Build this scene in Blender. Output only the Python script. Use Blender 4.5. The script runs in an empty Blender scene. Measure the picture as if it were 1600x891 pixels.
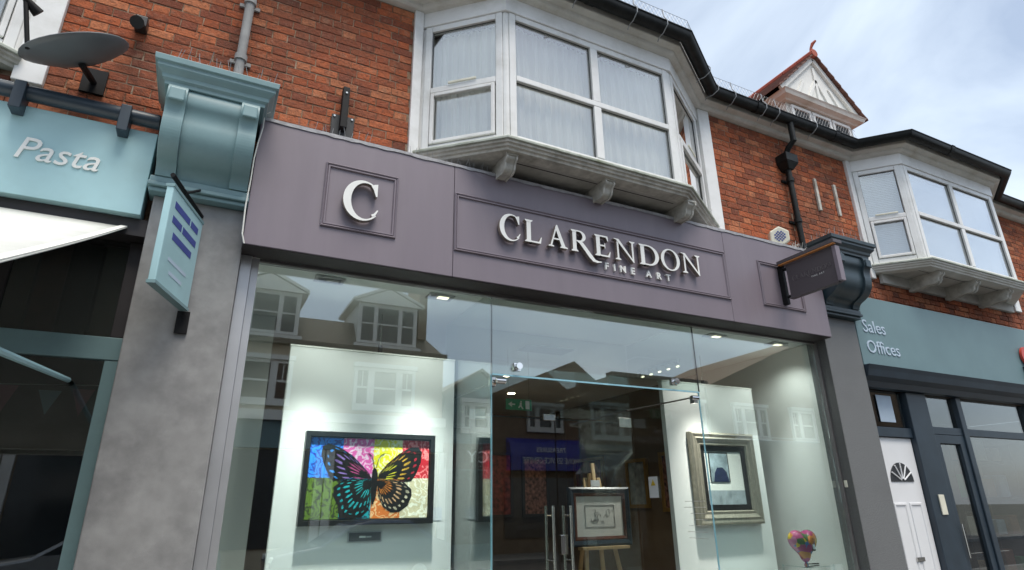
import bpy, bmesh, math, random
from mathutils import Vector, Matrix, Euler
random.seed(7)
R = math.radians
sc = bpy.context.scene
col = sc.collection

# ------------------------------------------------------------------ camera
# world: the fascia board is the plane y = 0, the pavement z = 0, the street runs along x
cam_d = bpy.data.cameras.new("camera"); cam = bpy.data.objects.new("camera", cam_d); col.objects.link(cam)
sc.camera = cam
PITCH, YAW, ROLL = R(20.2), R(26.78), R(-0.784)
fw = Vector((math.sin(YAW)*math.cos(PITCH), math.cos(YAW)*math.cos(PITCH), math.sin(PITCH)))
rt = Vector((math.cos(YAW), -math.sin(YAW), 0)); up = rt.cross(fw)
rt2 = math.cos(ROLL)*rt + math.sin(ROLL)*up; up2 = -math.sin(ROLL)*rt + math.cos(ROLL)*up
M = Matrix(((rt2.x, up2.x, -fw.x, 0), (rt2.y, up2.y, -fw.y, -4.0), (rt2.z, up2.z, -fw.z, 1.6), (0, 0, 0, 1)))
cam.matrix_world = M
cam_d.sensor_width = 36; cam_d.lens = 939.4/1600*36
cam_d.clip_start = 0.05; cam_d.clip_end = 3000

# ------------------------------------------------------------------ world / sky
w = bpy.data.worlds.new("World"); sc.world = w; w.use_nodes = True
nt = w.node_tree; nt.nodes.clear()
SUN_EL, SUN_AZ = R(66), R(172)        # azimuth clockwise from +y
sky = nt.nodes.new("ShaderNodeTexSky"); sky.sky_type = 'NISHITA'; sky.sun_disc = False
sky.sun_elevation = SUN_EL; sky.sun_rotation = SUN_AZ; sky.air_density = 1.0; sky.dust_density = 1.5
tc = nt.nodes.new("ShaderNodeTexCoord")
mp = nt.nodes.new("ShaderNodeMapping"); mp.inputs['Scale'].default_value = (1.0, 1.0, 1.6)
mp.inputs['Location'].default_value = (0.3, 1.1, 0.2)
nz = nt.nodes.new("ShaderNodeTexNoise"); nz.inputs['Scale'].default_value = 2.2; nz.inputs['Detail'].default_value = 7
nz.inputs['Roughness'].default_value = 0.52; nz.inputs['Distortion'].default_value = 0.4
rp = nt.nodes.new("ShaderNodeValToRGB")
rp.color_ramp.elements[0].position = 0.30; rp.color_ramp.elements[0].color = (0.30, 0.30, 0.30, 1)
rp.color_ramp.elements[1].position = 0.66; rp.color_ramp.elements[1].color = (1, 1, 1, 1)
mx = nt.nodes.new("ShaderNodeMixRGB"); mx.inputs[2].default_value = (7.0, 7.9, 8.8, 1)
bg = nt.nodes.new("ShaderNodeBackground"); bg.inputs['Strength'].default_value = 0.095
wo = nt.nodes.new("ShaderNodeOutputWorld")
L = nt.links.new
L(tc.outputs['Generated'], mp.inputs['Vector']); L(mp.outputs[0], nz.inputs['Vector']); L(nz.outputs['Fac'], rp.inputs[0])
L(rp.outputs[0], mx.inputs[0]); L(sky.outputs[0], mx.inputs[1]); L(mx.outputs[0], bg.inputs[0]); L(bg.outputs[0], wo.inputs[0])
# ------------------------------------------------------------------ sun
sd = bpy.data.lights.new("sun", 'SUN'); sd.energy = 2.2; sd.angle = R(30); sd.color = (1, 0.93, 0.83)
so = bpy.data.objects.new("sun", sd); col.objects.link(so)
sdir = Vector((math.sin(SUN_AZ)*math.cos(SUN_EL), math.cos(SUN_AZ)*math.cos(SUN_EL), math.sin(SUN_EL)))
so.rotation_euler = sdir.to_track_quat('Z', 'Y').to_euler()
so.location = (0, -20, 30)
# ------------------------------------------------------------------ view
sc.view_settings.view_transform = 'Standard'; sc.view_settings.look = 'None'
sc.view_settings.exposure = 0.75; sc.view_settings.gamma = 1.0; sc.view_settings.use_curve_mapping = False
sc.render.engine = 'CYCLES'
sc.cycles.use_denoising = True
sc.cycles.max_bounces = 10; sc.cycles.transparent_max_bounces = 24; sc.cycles.diffuse_bounces = 4
sc.cycles.caustics_reflective = False; sc.cycles.caustics_refractive = False
sc.cycles.sample_clamp_indirect = 6

# ================================================================== materials
MATS = {}
def mat(name, c, rough=0.6, metal=0.0, var=0.12, scale=6.0, bump=0.0, bscale=60.0, spec=0.5, dirt=None, dscale=2.0, damt=0.5, stretch=(1, 1, 1), coat=0.0):
    m = bpy.data.materials.new(name); m.use_nodes = True
    n = m.node_tree; b = n.nodes["Principled BSDF"]
    b.inputs['Roughness'].default_value = rough; b.inputs['Metallic'].default_value = metal
    b.inputs['Specular IOR Level'].default_value = spec
    b.inputs['Coat Weight'].default_value = coat
    t = n.nodes.new("ShaderNodeTexCoord"); mpp = n.nodes.new("ShaderNodeMapping"); mpp.inputs['Scale'].default_value = stretch
    n.links.new(t.outputs['Object'], mpp.inputs[0])
    a = n.nodes.new("ShaderNodeTexNoise"); a.inputs['Scale'].default_value = scale; a.inputs['Detail'].default_value = 6
    n.links.new(mpp.outputs[0], a.inputs['Vector'])
    r = n.nodes.new("ShaderNodeValToRGB")
    r.color_ramp.elements[0].position = 0.3; r.color_ramp.elements[1].position = 0.7
    r.color_ramp.elements[0].color = tuple(x*(1-var) for x in c)+(1,); r.color_ramp.elements[1].color = tuple(min(1, x*(1+var)) for x in c)+(1,)
    n.links.new(a.outputs['Fac'], r.inputs[0]); out = r.outputs[0]
    if dirt:
        d = n.nodes.new("ShaderNodeTexNoise"); d.inputs['Scale'].default_value = dscale; d.inputs['Detail'].default_value = 8
        d.inputs['Roughness'].default_value = 0.65
        n.links.new(mpp.outputs[0], d.inputs['Vector'])
        dr = n.nodes.new("ShaderNodeValToRGB"); dr.color_ramp.elements[0].position = 0.48; dr.color_ramp.elements[1].position = 0.72
        dr.color_ramp.elements[0].color = (0, 0, 0, 1); dr.color_ramp.elements[1].color = (damt, damt, damt, 1)
        n.links.new(d.outputs['Fac'], dr.inputs[0])
        mm = n.nodes.new("ShaderNodeMixRGB"); mm.inputs[2].default_value = tuple(dirt)+(1,)
        n.links.new(dr.outputs[0], mm.inputs[0]); n.links.new(out, mm.inputs[1]); out = mm.outputs[0]
    n.links.new(out, b.inputs['Base Color'])
    if bump:
        bn = n.nodes.new("ShaderNodeTexNoise"); bn.inputs['Scale'].default_value = bscale; bn.inputs['Detail'].default_value = 5
        n.links.new(mpp.outputs[0], bn.inputs['Vector'])
        bu = n.nodes.new("ShaderNodeBump"); bu.inputs['Strength'].default_value = bump; bu.inputs['Distance'].default_value = 0.01
        n.links.new(bn.outputs['Fac'], bu.inputs['Height']); n.links.new(bu.outputs[0], b.inputs['Normal'])
    MATS[name] = m
    return m

def glass_mat(name, tint, refl=1.0, spec_tint=(1, 1, 1)):
    # thin architectural glass: Schlick reflectance over tinted transmission
    m = bpy.data.materials.new(name); m.use_nodes = True
    n = m.node_tree; n.nodes.clear()
    g = n.nodes.new("ShaderNodeNewGeometry")
    dp = n.nodes.new("ShaderNodeVectorMath"); dp.operation = 'DOT_PRODUCT'
    n.links.new(g.outputs['Normal'], dp.inputs[0]); n.links.new(g.outputs['Incoming'], dp.inputs[1])
    def math_(op, a, b=None):
        q = n.nodes.new("ShaderNodeMath"); q.operation = op
        for i, v in enumerate((a, b)):
            if v is None: continue
            if isinstance(v, (int, float)): q.inputs[i].default_value = v
            else: n.links.new(v, q.inputs[i])
        return q.outputs[0]
    ab = math_('ABSOLUTE', dp.outputs['Value']); om = math_('SUBTRACT', 1.0, ab); p5 = math_('POWER', om, 5.0)
    f = math_('ADD', math_('MULTIPLY', p5, 0.95), 0.045); f = math_('MULTIPLY', f, refl); f = math_('MINIMUM', f, 1.0)
    tr = n.nodes.new("ShaderNodeBsdfTransparent"); tr.inputs[0].default_value = tuple(tint)+(1,)
    gl = n.nodes.new("ShaderNodeBsdfGlossy"); gl.inputs['Roughness'].default_value = 0.0; gl.inputs[0].default_value = tuple(spec_tint)+(1,)
    ms = n.nodes.new("ShaderNodeMixShader"); o = n.nodes.new("ShaderNodeOutputMaterial")
    n.links.new(f, ms.inputs[0]); n.links.new(tr.outputs[0], ms.inputs[1]); n.links.new(gl.outputs[0], ms.inputs[2]); n.links.new(ms.outputs[0], o.inputs[0])
    MATS[name] = m
    return m

def emit_mat(name, c, s):
    m = bpy.data.materials.new(name); m.use_nodes = True; n = m.node_tree; n.nodes.clear()
    e = n.nodes.new("ShaderNodeEmission"); e.inputs[0].default_value = tuple(c)+(1,); e.inputs[1].default_value = s
    o = n.nodes.new("ShaderNodeOutputMaterial"); n.links.new(e.outputs[0], o.inputs[0]); MATS[name] = m
    return m

def brick_mat(name, cols, stain=0.62):
    m = bpy.data.materials.new(name); m.use_nodes = True; n = m.node_tree; b = n.nodes["Principled BSDF"]
    b.inputs['Roughness'].default_value = 0.9; b.inputs['Specular IOR Level'].default_value = 0.2
    g = n.nodes.new("ShaderNodeNewGeometry"); oi = n.nodes.new("ShaderNodeObjectInfo")
    ad = n.nodes.new("ShaderNodeMath"); ad.operation = 'ADD'
    n.links.new(g.outputs['Random Per Island'], ad.inputs[0]); n.links.new(oi.outputs['Random'], ad.inputs[1])
    fr = n.nodes.new("ShaderNodeMath"); fr.operation = 'FRACT'; n.links.new(ad.outputs[0], fr.inputs[0])
    r = n.nodes.new("ShaderNodeValToRGB"); r.color_ramp.interpolation = 'CONSTANT'
    els = r.color_ramp.elements
    while len(els) < len(cols): els.new(0.5)
    for i, c in enumerate(cols):
        els[i].position = i/len(cols); els[i].color = tuple(c)+(1,)
    n.links.new(fr.outputs[0], r.inputs[0])
    # world-space stains and pits on the brick faces
    def nz_(s, det, lo, hi, vec=None):
        a = n.nodes.new("ShaderNodeTexNoise"); a.inputs['Scale'].default_value = s; a.inputs['Detail'].default_value = det
        a.inputs['Roughness'].default_value = 0.65
        n.links.new(g.outputs['Position'], a.inputs['Vector'])
        q = n.nodes.new("ShaderNodeMapRange"); q.inputs[1].default_value = lo; q.inputs[2].default_value = hi
        n.links.new(a.outputs['Fac'], q.inputs[0]); return q.outputs[0], a
    f1, _ = nz_(1.6, 8, 0.42, 0.72); f2, a2 = nz_(38, 8, 0.46, 0.72); f3, _ = nz_(13, 9, 0.55, 0.68)
    def mixc(fac, k, c2, inp, mode='MIX'):
        mm = n.nodes.new("ShaderNodeMixRGB"); mm.blend_type = mode
        mu = n.nodes.new("ShaderNodeMath"); mu.operation = 'MULTIPLY'; mu.inputs[1].default_value = k
        n.links.new(fac, mu.inputs[0]); n.links.new(mu.outputs[0], mm.inputs[0]); n.links.new(inp, mm.inputs[1]); mm.inputs[2].default_value = tuple(c2)+(1,)
        return mm.outputs[0]
    o = mixc(f1, stain, (0.10, 0.055, 0.04), r.outputs[0])
    o = mixc(f2, 0.75, (0.13, 0.062, 0.045), o)
    o = mixc(f3, 0.28, (0.48, 0.30, 0.20), o)
    n.links.new(o, b.inputs['Base Color'])
    bu = n.nodes.new("ShaderNodeBump"); bu.inputs['Strength'].default_value = 0.9; bu.inputs['Distance'].default_value = 0.016
    n.links.new(a2.outputs['Fac'], bu.inputs['Height']); n.links.new(bu.outputs[0], b.inputs['Normal'])
    MATS[name] = m
    return m

brick_mat('brick', [(0.435, 0.123, 0.054), (0.358, 0.098, 0.047), (0.484, 0.148, 0.067), (0.284, 0.082, 0.042), (0.396, 0.122, 0.058), (0.207, 0.066, 0.039), (0.436, 0.118, 0.050), (0.330, 0.101, 0.051), (0.254, 0.078, 0.045), (0.376, 0.100, 0.043), (0.522, 0.186, 0.089), (0.331, 0.098, 0.048)])
mat('mortar', (0.23, 0.15, 0.10), 0.95, var=0.4, scale=14, bump=0.6, bscale=120, spec=0.1, dirt=(0.52, 0.43, 0.33), dscale=6, damt=0.75)
mat('purple', (0.200, 0.168, 0.198), 0.45, var=0.05, scale=1.2, bump=0.04, bscale=9, dirt=(0.26, 0.23, 0.25), dscale=1.1, damt=0.25, stretch=(4, 4, 0.7))
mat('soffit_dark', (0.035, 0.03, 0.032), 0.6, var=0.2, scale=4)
mat('lead', (0.33, 0.33, 0.35), 0.55, var=0.25, scale=18, bump=0.3, dirt=(0.5, 0.5, 0.5), dscale=12)
mat('white_upvc', (0.78, 0.78, 0.77), 0.35, var=0.04, scale=3, dirt=(0.46, 0.45, 0.41), dscale=3.5, damt=0.45)
mat('white_timber', (0.62, 0.61, 0.57), 0.6, var=0.10, scale=7, bump=0.12, bscale=50, dirt=(0.33, 0.29, 0.22), dscale=3.5, damt=0.7)
mat('old_timber', (0.50, 0.48, 0.43), 0.8, var=0.22, scale=11, bump=0.4, bscale=40, dirt=(0.19, 0.17, 0.13), dscale=5, damt=0.75)
mat('soffit_timber', (0.47, 0.455, 0.42), 0.8, var=0.18, scale=6, bump=0.2, dirt=(0.15, 0.14, 0.12), dscale=3, damt=0.7)
mat('moss', (0.10, 0.10, 0.04), 0.95, var=0.4, scale=40, bump=0.8, bscale=150)
mat('gutter_black', (0.007, 0.008, 0.008), 0.5, var=0.3, scale=10, spec=0.25, dirt=(0.028, 0.03, 0.028), dscale=7, damt=0.6)
mat('iron_black', (0.008, 0.008, 0.009), 0.6, var=0.2, scale=20, spec=0.2)
mat('plate_dark', (0.028, 0.031, 0.035), 0.65, var=0.25, scale=20)
mat('wire', (0.30, 0.31, 0.32), 0.5, metal=0.3, var=0.15)
mat('steel', (0.62, 0.61, 0.58), 0.22, metal=1.0, var=0.06, scale=30)
mat('chrome', (0.75, 0.75, 0.75), 0.08, metal=1.0, var=0.02)
mat('letter_white', (0.83, 0.83, 0.80), 0.3, var=0.03, metal=0.0)
mat('letter_side', (0.55, 0.49, 0.40), 0.25, metal=0.9, var=0.15, scale=30)
mat('teal_light', (0.38, 0.59, 0.63), 0.4, var=0.05, scale=3, dirt=(0.27, 0.42, 0.44), dscale=2, damt=0.4)
mat('teal_grey', (0.20, 0.32, 0.34), 0.42, var=0.08, scale=4, dirt=(0.14, 0.21, 0.22), dscale=4, damt=0.5)
mat('slate_teal', (0.14, 0.225, 0.245), 0.45, var=0.05, scale=3)
mat('navy', (0.022, 0.036, 0.052), 0.4, var=0.15, scale=6)
mat('navy_green', (0.028, 0.047, 0.058), 0.35, var=0.2, scale=6, dirt=(0.07, 0.09, 0.10), dscale=4, damt=0.5)
mat('stone_grey', (0.275, 0.275, 0.275), 0.8, var=0.16, scale=9, bump=0.15, bscale=300, dirt=(0.16, 0.16, 0.165), dscale=2.6, damt=0.8)
mat('granite_grey', (0.15, 0.155, 0.158), 0.7, var=0.45, scale=110, bump=0.2, bscale=200, dirt=(0.10, 0.10, 0.105), dscale=1.5, damt=0.5)
mat('granite', (0.10, 0.10, 0.098), 0.6, var=0.5, scale=140, bump=0.15, bscale=200)
mat('alu', (0.55, 0.55, 0.56), 0.42, metal=0.75, var=0.05)
mat('alu_dark', (0.16, 0.15, 0.15), 0.45, metal=0.5, var=0.1)
mat('interior_white', (0.80, 0.80, 0.78), 0.8, var=0.02, scale=2)
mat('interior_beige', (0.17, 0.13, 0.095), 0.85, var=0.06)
mat('interior_dark', (0.05, 0.042, 0.036), 0.8, var=0.2)
mat('floor_wood', (0.16, 0.10, 0.06), 0.45, var=0.25, scale=3, stretch=(1, 8, 1))
mat('black_frame', (0.014, 0.014, 0.014), 0.35, var=0.2)
mat('silver_frame', (0.34, 0.31, 0.25), 0.4, metal=0.55, var=0.18, scale=20, stretch=(6, 1, 1), bump=0.1)
mat('mount_white', (0.78, 0.77, 0.72), 0.85, var=0.02)
mat('mahogany', (0.11, 0.035, 0.02), 0.35, var=0.3, scale=14)
mat('pine', (0.55, 0.38, 0.19), 0.55, var=0.12, scale=5, stretch=(8, 8, 1))
mat('plaque_grey', (0.13, 0.13, 0.14), 0.4, var=0.05)
mat('curtain', (0.78, 0.79, 0.76), 0.9, var=0.05, scale=4)
mat('black_plastic', (0.02, 0.02, 0.02), 0.4, var=0.1)
mat('cream_plastic', (0.72, 0.70, 0.58), 0.45, var=0.06, scale=10)
mat('grey_dish', (0.10, 0.11, 0.12), 0.5, var=0.1)
mat('awning_white', (0.60, 0.61, 0.58), 0.9, var=0.08, scale=2, bump=0.3, bscale=5, dirt=(0.45, 0.45, 0.42), dscale=3, damt=0.5)
mat('door_white', (0.76, 0.77, 0.79), 0.35, var=0.02)
mat('tile_dark', (0.13, 0.06, 0.045), 0.85, var=0.3, scale=9, bump=0.4)
mat('roof_tile', (0.22, 0.085, 0.05), 0.85, var=0.25, scale=9, bump=0.4)
mat('ridge_red', (0.33, 0.075, 0.045), 0.8, var=0.2, scale=12, bump=0.3)
mat('slate', (0.15, 0.125, 0.095), 0.7, var=0.2, scale=8)
mat('asphalt', (0.05, 0.05, 0.052), 0.9, var=0.2, scale=30, bump=0.4, bscale=200)
mat('paving', (0.17, 0.165, 0.155), 0.9, var=0.12, scale=3, bump=0.2)
mat('road_paint', (0.7, 0.7, 0.67), 0.8, var=0.1, scale=20)
mat('earth', (0.12, 0.12, 0.10), 0.95, var=0.2, scale=0.5)
mat('render_cream', (0.50, 0.42, 0.31), 0.9, var=0.06, scale=1.5)
mat('render_brown', (0.20, 0.135, 0.09), 0.9, var=0.15, scale=3)
mat('render_teal', (0.10, 0.16, 0.18), 0.9, var=0.1)
mat('trim_white', (0.72, 0.71, 0.68), 0.6, var=0.04)
mat('sign_blue', (0.015, 0.03, 0.32), 0.4, var=0.1)
mat('sign_maroon', (0.05, 0.012, 0.016), 0.5, var=0.1)
mat('sign_red', (0.55, 0.06, 0.04), 0.4, var=0.05)
mat('pink', (0.62, 0.18, 0.24), 0.7, var=0.05)
mat('exit_green', (0.02, 0.32, 0.16), 0.4, var=0.03)
mat('paper', (0.75, 0.78, 0.82), 0.8, var=0.02)
mat('pale_blue', (0.45, 0.55, 0.66), 0.7, var=0.05)
mat('ink_blue', (0.05, 0.07, 0.28), 0.6, var=0.05)
mat('orange_strip', (0.55, 0.22, 0.06), 0.5, var=0.1)
mat('grey_text', (0.20, 0.18, 0.185), 0.35, metal=0.5, var=0.05)
mat('car_dark', (0.02, 0.022, 0.026), 0.25, var=0.05, coat=0.6)
mat('car_silver', (0.42, 0.43, 0.45), 0.3, metal=0.6, var=0.03, coat=0.6)
mat('car_blue', (0.03, 0.05, 0.12), 0.25, var=0.05, coat=0.6)
mat('rubber', (0.015, 0.015, 0.015), 0.8)
mat('warn_yellow', (0.75, 0.55, 0.05), 0.5, var=0.02)
glass_mat('shop_glass', (0.88, 0.965, 0.955), 3.4)
glass_mat('door_glass', (0.92, 0.955, 0.94), 1.6)
glass_mat('window_glass', (0.95, 0.965, 0.96), 4.2)
glass_mat('dark_glass', (0.6, 0.64, 0.64), 2.2)
mat('edge_glass', (0.30, 0.56, 0.66), 0.15, var=0.1, scale=8)
glass_mat('acrylic', (0.9, 0.96, 0.96), 2.0)
emit_mat('lamp_warm', (1.0, 0.83, 0.55), 14)
emit_mat('lamp_white', (1.0, 0.86, 0.60), 1.6)

# ================================================================== mesh helpers
class MB:
    def __init__(s): s.v = []; s.f = []; s.m = []
    def add(s, vs, fs, mi=0):
        k = len(s.v); s.v += [tuple(v) for v in vs]
        for f in fs: s.f.append(tuple(k+i for i in f)); s.m.append(mi)
        return s
    def box(s, x0, x1, y0, y1, z0, z1, mi=0):
        vs = [(x, y, z) for z in (z0, z1) for y in (y0, y1) for x in (x0, x1)]
        return s.add(vs, [(0, 2, 3, 1), (4, 5, 7, 6), (0, 1, 5, 4), (2, 6, 7, 3), (0, 4, 6, 2), (1, 3, 7, 5)], mi)
    def hexa(s, bot, top, mi=0):
        n = len(bot); vs = list(bot)+list(top)
        fs = [tuple(range(n-1, -1, -1)), tuple(range(n, 2*n))]+[(i, (i+1) % n, n+(i+1) % n, n+i) for i in range(n)]
        return s.add(vs, fs, mi)
    def prism_x(s, prof, x0, x1, mi=0):      # prof: list of (y, z)
        return s.hexa([(x0, y, z) for y, z in prof], [(x1, y, z) for y, z in prof], mi)
    def prism_y(s, prof, y0, y1, mi=0):      # prof: list of (x, z)
        return s.hexa([(x, y0, z) for x, z in prof], [(x, y1, z) for x, z in prof], mi)
    def prism_z(s, prof, z0, z1, mi=0):
        return s.hexa([(x, y, z0) for x, y in prof], [(x, y, z1) for x, y in prof], mi)
    def tube(s, pts, r, n=8, mi=0, cap=True):
        pts = [Vector(p) for p in pts]; rings = []
        rr = r if isinstance(r, (list, tuple)) else [r]*len(pts)
        prev = None
        for i, p in enumerate(pts):
            d = (pts[min(i+1, len(pts)-1)]-pts[max(i-1, 0)]).normalized()
            a = Vector((0, 0, 1)) if abs(d.z) < 0.9 else Vector((1, 0, 0))
            if prev is not None: a = prev
            u = (a - d*a.dot(d)).normalized(); v = d.cross(u); prev = u
            rings.append([p+rr[i]*(math.cos(2*math.pi*k/n)*u+math.sin(2*math.pi*k/n)*v) for k in range(n)])
        k0 = len(s.v)
        for rg in rings: s.v += [tuple(q) for q in rg]
        for i in range(len(rings)-1):
            for k in range(n):
                s.f.append((k0+i*n+k, k0+i*n+(k+1) % n, k0+(i+1)*n+(k+1) % n, k0+(i+1)*n+k)); s.m.append(mi)
        if cap:
            s.f.append(tuple(k0+k for k in range(n-1, -1, -1))); s.m.append(mi)
            e = k0+(len(rings)-1)*n; s.f.append(tuple(e+k for k in range(n))); s.m.append(mi)
        return s
    def rect_ring(s, x0, x1, z0, z1, prof, mi=0, closed=True):
        # prof: list of (inset, y); a mitred frame round a rectangle in the x-z plane
        k0 = len(s.v); n = len(prof)
        for i, y in prof:
            s.v += [(x0+i, y, z0+i), (x1-i, y, z0+i), (x1-i, y, z1-i), (x0+i, y, z1-i)]
        for a in range(n if closed else n-1):
            b = (a+1) % n
            for k in range(4):
                j = (k+1) % 4
                s.f.append((k0+a*4+k, k0+a*4+j, k0+b*4+j, k0+b*4+k)); s.m.append(mi)
        return s
    def sweep(s, path, prof, mi=0, closed_prof=True, caps=True):
        # path: (x, y) left to right; prof: (out, z); out = to the right-hand side of travel (towards -y for +x travel)
        P = [Vector((x, y)) for x, y in path]; n = len(prof); k0 = len(s.v)
        for i, p in enumerate(P):
            dirs = []
            if i > 0: dirs.append((P[i]-P[i-1]).normalized())
            if i < len(P)-1: dirs.append((P[i+1]-P[i]).normalized())
            nn = [Vector((d.y, -d.x)) for d in dirs]
            mnv = sum(nn, Vector((0, 0))).normalized(); sc_ = 1/max(0.3, mnv.dot(nn[0]))
            for o, z in prof: s.v.append((p.x+mnv.x*o*sc_, p.y+mnv.y*o*sc_, z))
        for i in range(len(P)-1):
            for k in range(n if closed_prof else n-1):
                j = (k+1) % n
                s.f.append((k0+i*n+k, k0+i*n+j, k0+(i+1)*n+j, k0+(i+1)*n+k)); s.m.append(mi)
        if caps and closed_prof:
            s.f.append(tuple(k0+k for k in range(n))); s.m.append(mi)
            e = k0+(len(P)-1)*n; s.f.append(tuple(e+k for k in range(n-1, -1, -1))); s.m.append(mi)
        return s
    def sphere(s, c, r, n=12, m=8, mi=0, sq=(1, 1, 1)):
        vs = []; fs = []
        for i in range(m+1):
            t = math.pi*i/m
            for k in range(n):
                p = 2*math.pi*k/n
                vs.append((c[0]+r*sq[0]*math.sin(t)*math.cos(p), c[1]+r*sq[1]*math.sin(t)*math.sin(p), c[2]+r*sq[2]*math.cos(t)))
        for i in range(m):
            for k in range(n): fs.append((i*n+k, (i+1)*n+k, (i+1)*n+(k+1) % n, i*n+(k+1) % n))
        return s.add(vs, fs, mi)
    def mesh(s, name, mats, smooth=False):
        me = bpy.data.meshes.new(name); me.from_pydata(s.v, [], s.f); me.update()
        if not isinstance(mats, (list, tuple)): mats = [mats]
        for mm in mats: me.materials.append(MATS[mm] if isinstance(mm, str) else mm)
        me.polygons.foreach_set('material_index', s.m)
        bm = bmesh.new(); bm.from_mesh(me); bmesh.ops.recalc_face_normals(bm, faces=bm.faces); bm.to_mesh(me); bm.free()
        if smooth:
            for p in me.polygons: p.use_smooth = True
            try: me.set_sharp_from_angle(angle=R(35))
            except Exception: pass
        return me
    def build(s, name, mats, parent=None, smooth=False, bevel=0, matrix=None):
        o = bpy.data.objects.new(name, s.mesh(name, mats, smooth)); col.objects.link(o)
        put(o, parent)
        if bevel:
            b = o.modifiers.new("bevel", 'BEVEL'); b.width = bevel; b.segments = 2; b.limit_method = 'ANGLE'; b.angle_limit = R(50)
        return o

def put(o, parent, loc=(0, 0, 0)):
    # meshes are modelled in world coordinates; a child of a root Empty is shifted back by the root's place
    o.location = loc
    if parent is not None:
        o.parent = parent
        if parent.type == 'EMPTY': o.location = Vector(loc)-Vector(parent.location)
    return o

def tag(o, label=None, cat=None, group=None, kind=None):
    if label: o['label'] = label
    if cat: o['category'] = cat
    if group: o['group'] = group
    if kind: o['kind'] = kind
    return o
def thing(name, loc, label, cat, group=None):
    o = bpy.data.objects.new(name, None); o.empty_display_size = 0.2; col.objects.link(o); o.location = loc
    return tag(o, label, cat, group)

def text_obj(name, body, size, mats, parent, loc, rot=(R(90), 0, 0), extrude=0.004, align='LEFT', spacing=1.0, shear=0.0, xs=1.0, off=0.0):
    cu = bpy.data.curves.new(name, 'FONT'); cu.body = body; cu.size = size; cu.extrude = extrude; cu.align_x = align
    cu.space_character = spacing; cu.shear = shear; cu.resolution_u = 3; cu.offset = off
    t = bpy.data.objects.new(name, cu); col.objects.link(t)
    dg = bpy.context.evaluated_depsgraph_get()
    me = bpy.data.meshes.new_from_object(t.evaluated_get(dg))
    bpy.data.objects.remove(t)
    mt = Matrix.Translation(loc) @ Euler(rot).to_matrix().to_4x4() @ Matrix.Diagonal((xs, 1, 1, 1))
    me.transform(mt); me.materials.clear(); me.materials.append(MATS[mats])
    o = bpy.data.objects.new(name, me); col.objects.link(o); put(o, parent)
    return o

def spot(name, loc, target, power, size=70, blend=0.6, color=(1, 0.96, 0.9), radius=0.04):
    l = bpy.data.lights.new(name, 'SPOT'); l.energy = power; l.spot_size = R(size); l.spot_blend = blend; l.color = color; l.shadow_soft_size = radius
    o = bpy.data.objects.new(name, l); col.objects.link(o); o.location = loc
    o.rotation_euler = (Vector(loc)-Vector(target)).to_track_quat('Z', 'Y').to_euler()
    return o

# ================================================================== the setting
tag(MB().add([(-300, -300, -0.2), (300, -300, -0.2), (300, 300, -0.2), (-300, 300, -0.2)], [(0, 1, 2, 3)]).build('ground', 'earth'), kind='structure')
tag(MB().box(-80, 90, -12.0, -5.0, -0.19, -0.12).build('road', 'asphalt'), kind='structure')
tag(MB().box(-80, 90, -4.85, 0.24, -0.19, 0.0).build('pavement', 'paving'), kind='structure')
tag(MB().box(-80, 90, -5.0, -4.854, -0.19, 0.006).build('kerb', 'stone_grey'), kind='structure')
tag(MB().box(-80, 90, -14.5, -12.154, -0.19, 0.0).build('pavement_opposite', 'paving'), kind='structure')
tag(MB().box(-80, 90, -12.15, -12.0, -0.19, 0.006).build('kerb_opposite', 'stone_grey'), kind='structure')
mk = MB()
for i in range(-12, 16): mk.box(i*4.0, i*4.0+2.4, -8.55, -8.45, -0.118, -0.114)
tag(mk.build('road_marking', 'road_paint'), kind='structure')

# ================================================================== bricks
BR_S, BR_H, JT, CH = 0.217, 0.1045, 0.008, 0.075
def brick_meshes(length, k):
    out = []
    for i in range(k):
        m = MB(); h = 0.067; c = 0.003; j = lambda s=0.0032: random.uniform(-s, s)
        d = random.uniform(-0.0025, 0.0025)
        bk = [(0, 0.03, 0), (length, 0.03, 0), (length, 0.03, h), (0, 0.03, h)]
        md = [(j(), c+d, j()), (length+j(), c+d, j()), (length+j(), c+d, h+j()), (j(), c+d, h+j())]
        cc = c*random.uniform(0.8, 2.0)
        fr = [(cc+j(), d, cc+j()), (length-cc+j(), d, cc+j()), (length-cc+j(), d, h-cc+j()), (cc+j(), d, h-cc+j())]
        vs = bk+md+fr; fs = [(8, 9, 10, 11)]
        for a in (0, 4):
            for q in range(4): fs.append((a+q, a+(q+1) % 4, a+4+(q+1) % 4, a+4+q))
        m.add(vs, fs); out.append(m)
    return out
PROTO = {BR_S: brick_meshes(BR_S, 7), BR_H: brick_meshes(BR_H, 7)}
PMESH = {k: [m.mesh('brick', 'brick') for m in v] for k, v in PROTO.items()}
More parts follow.
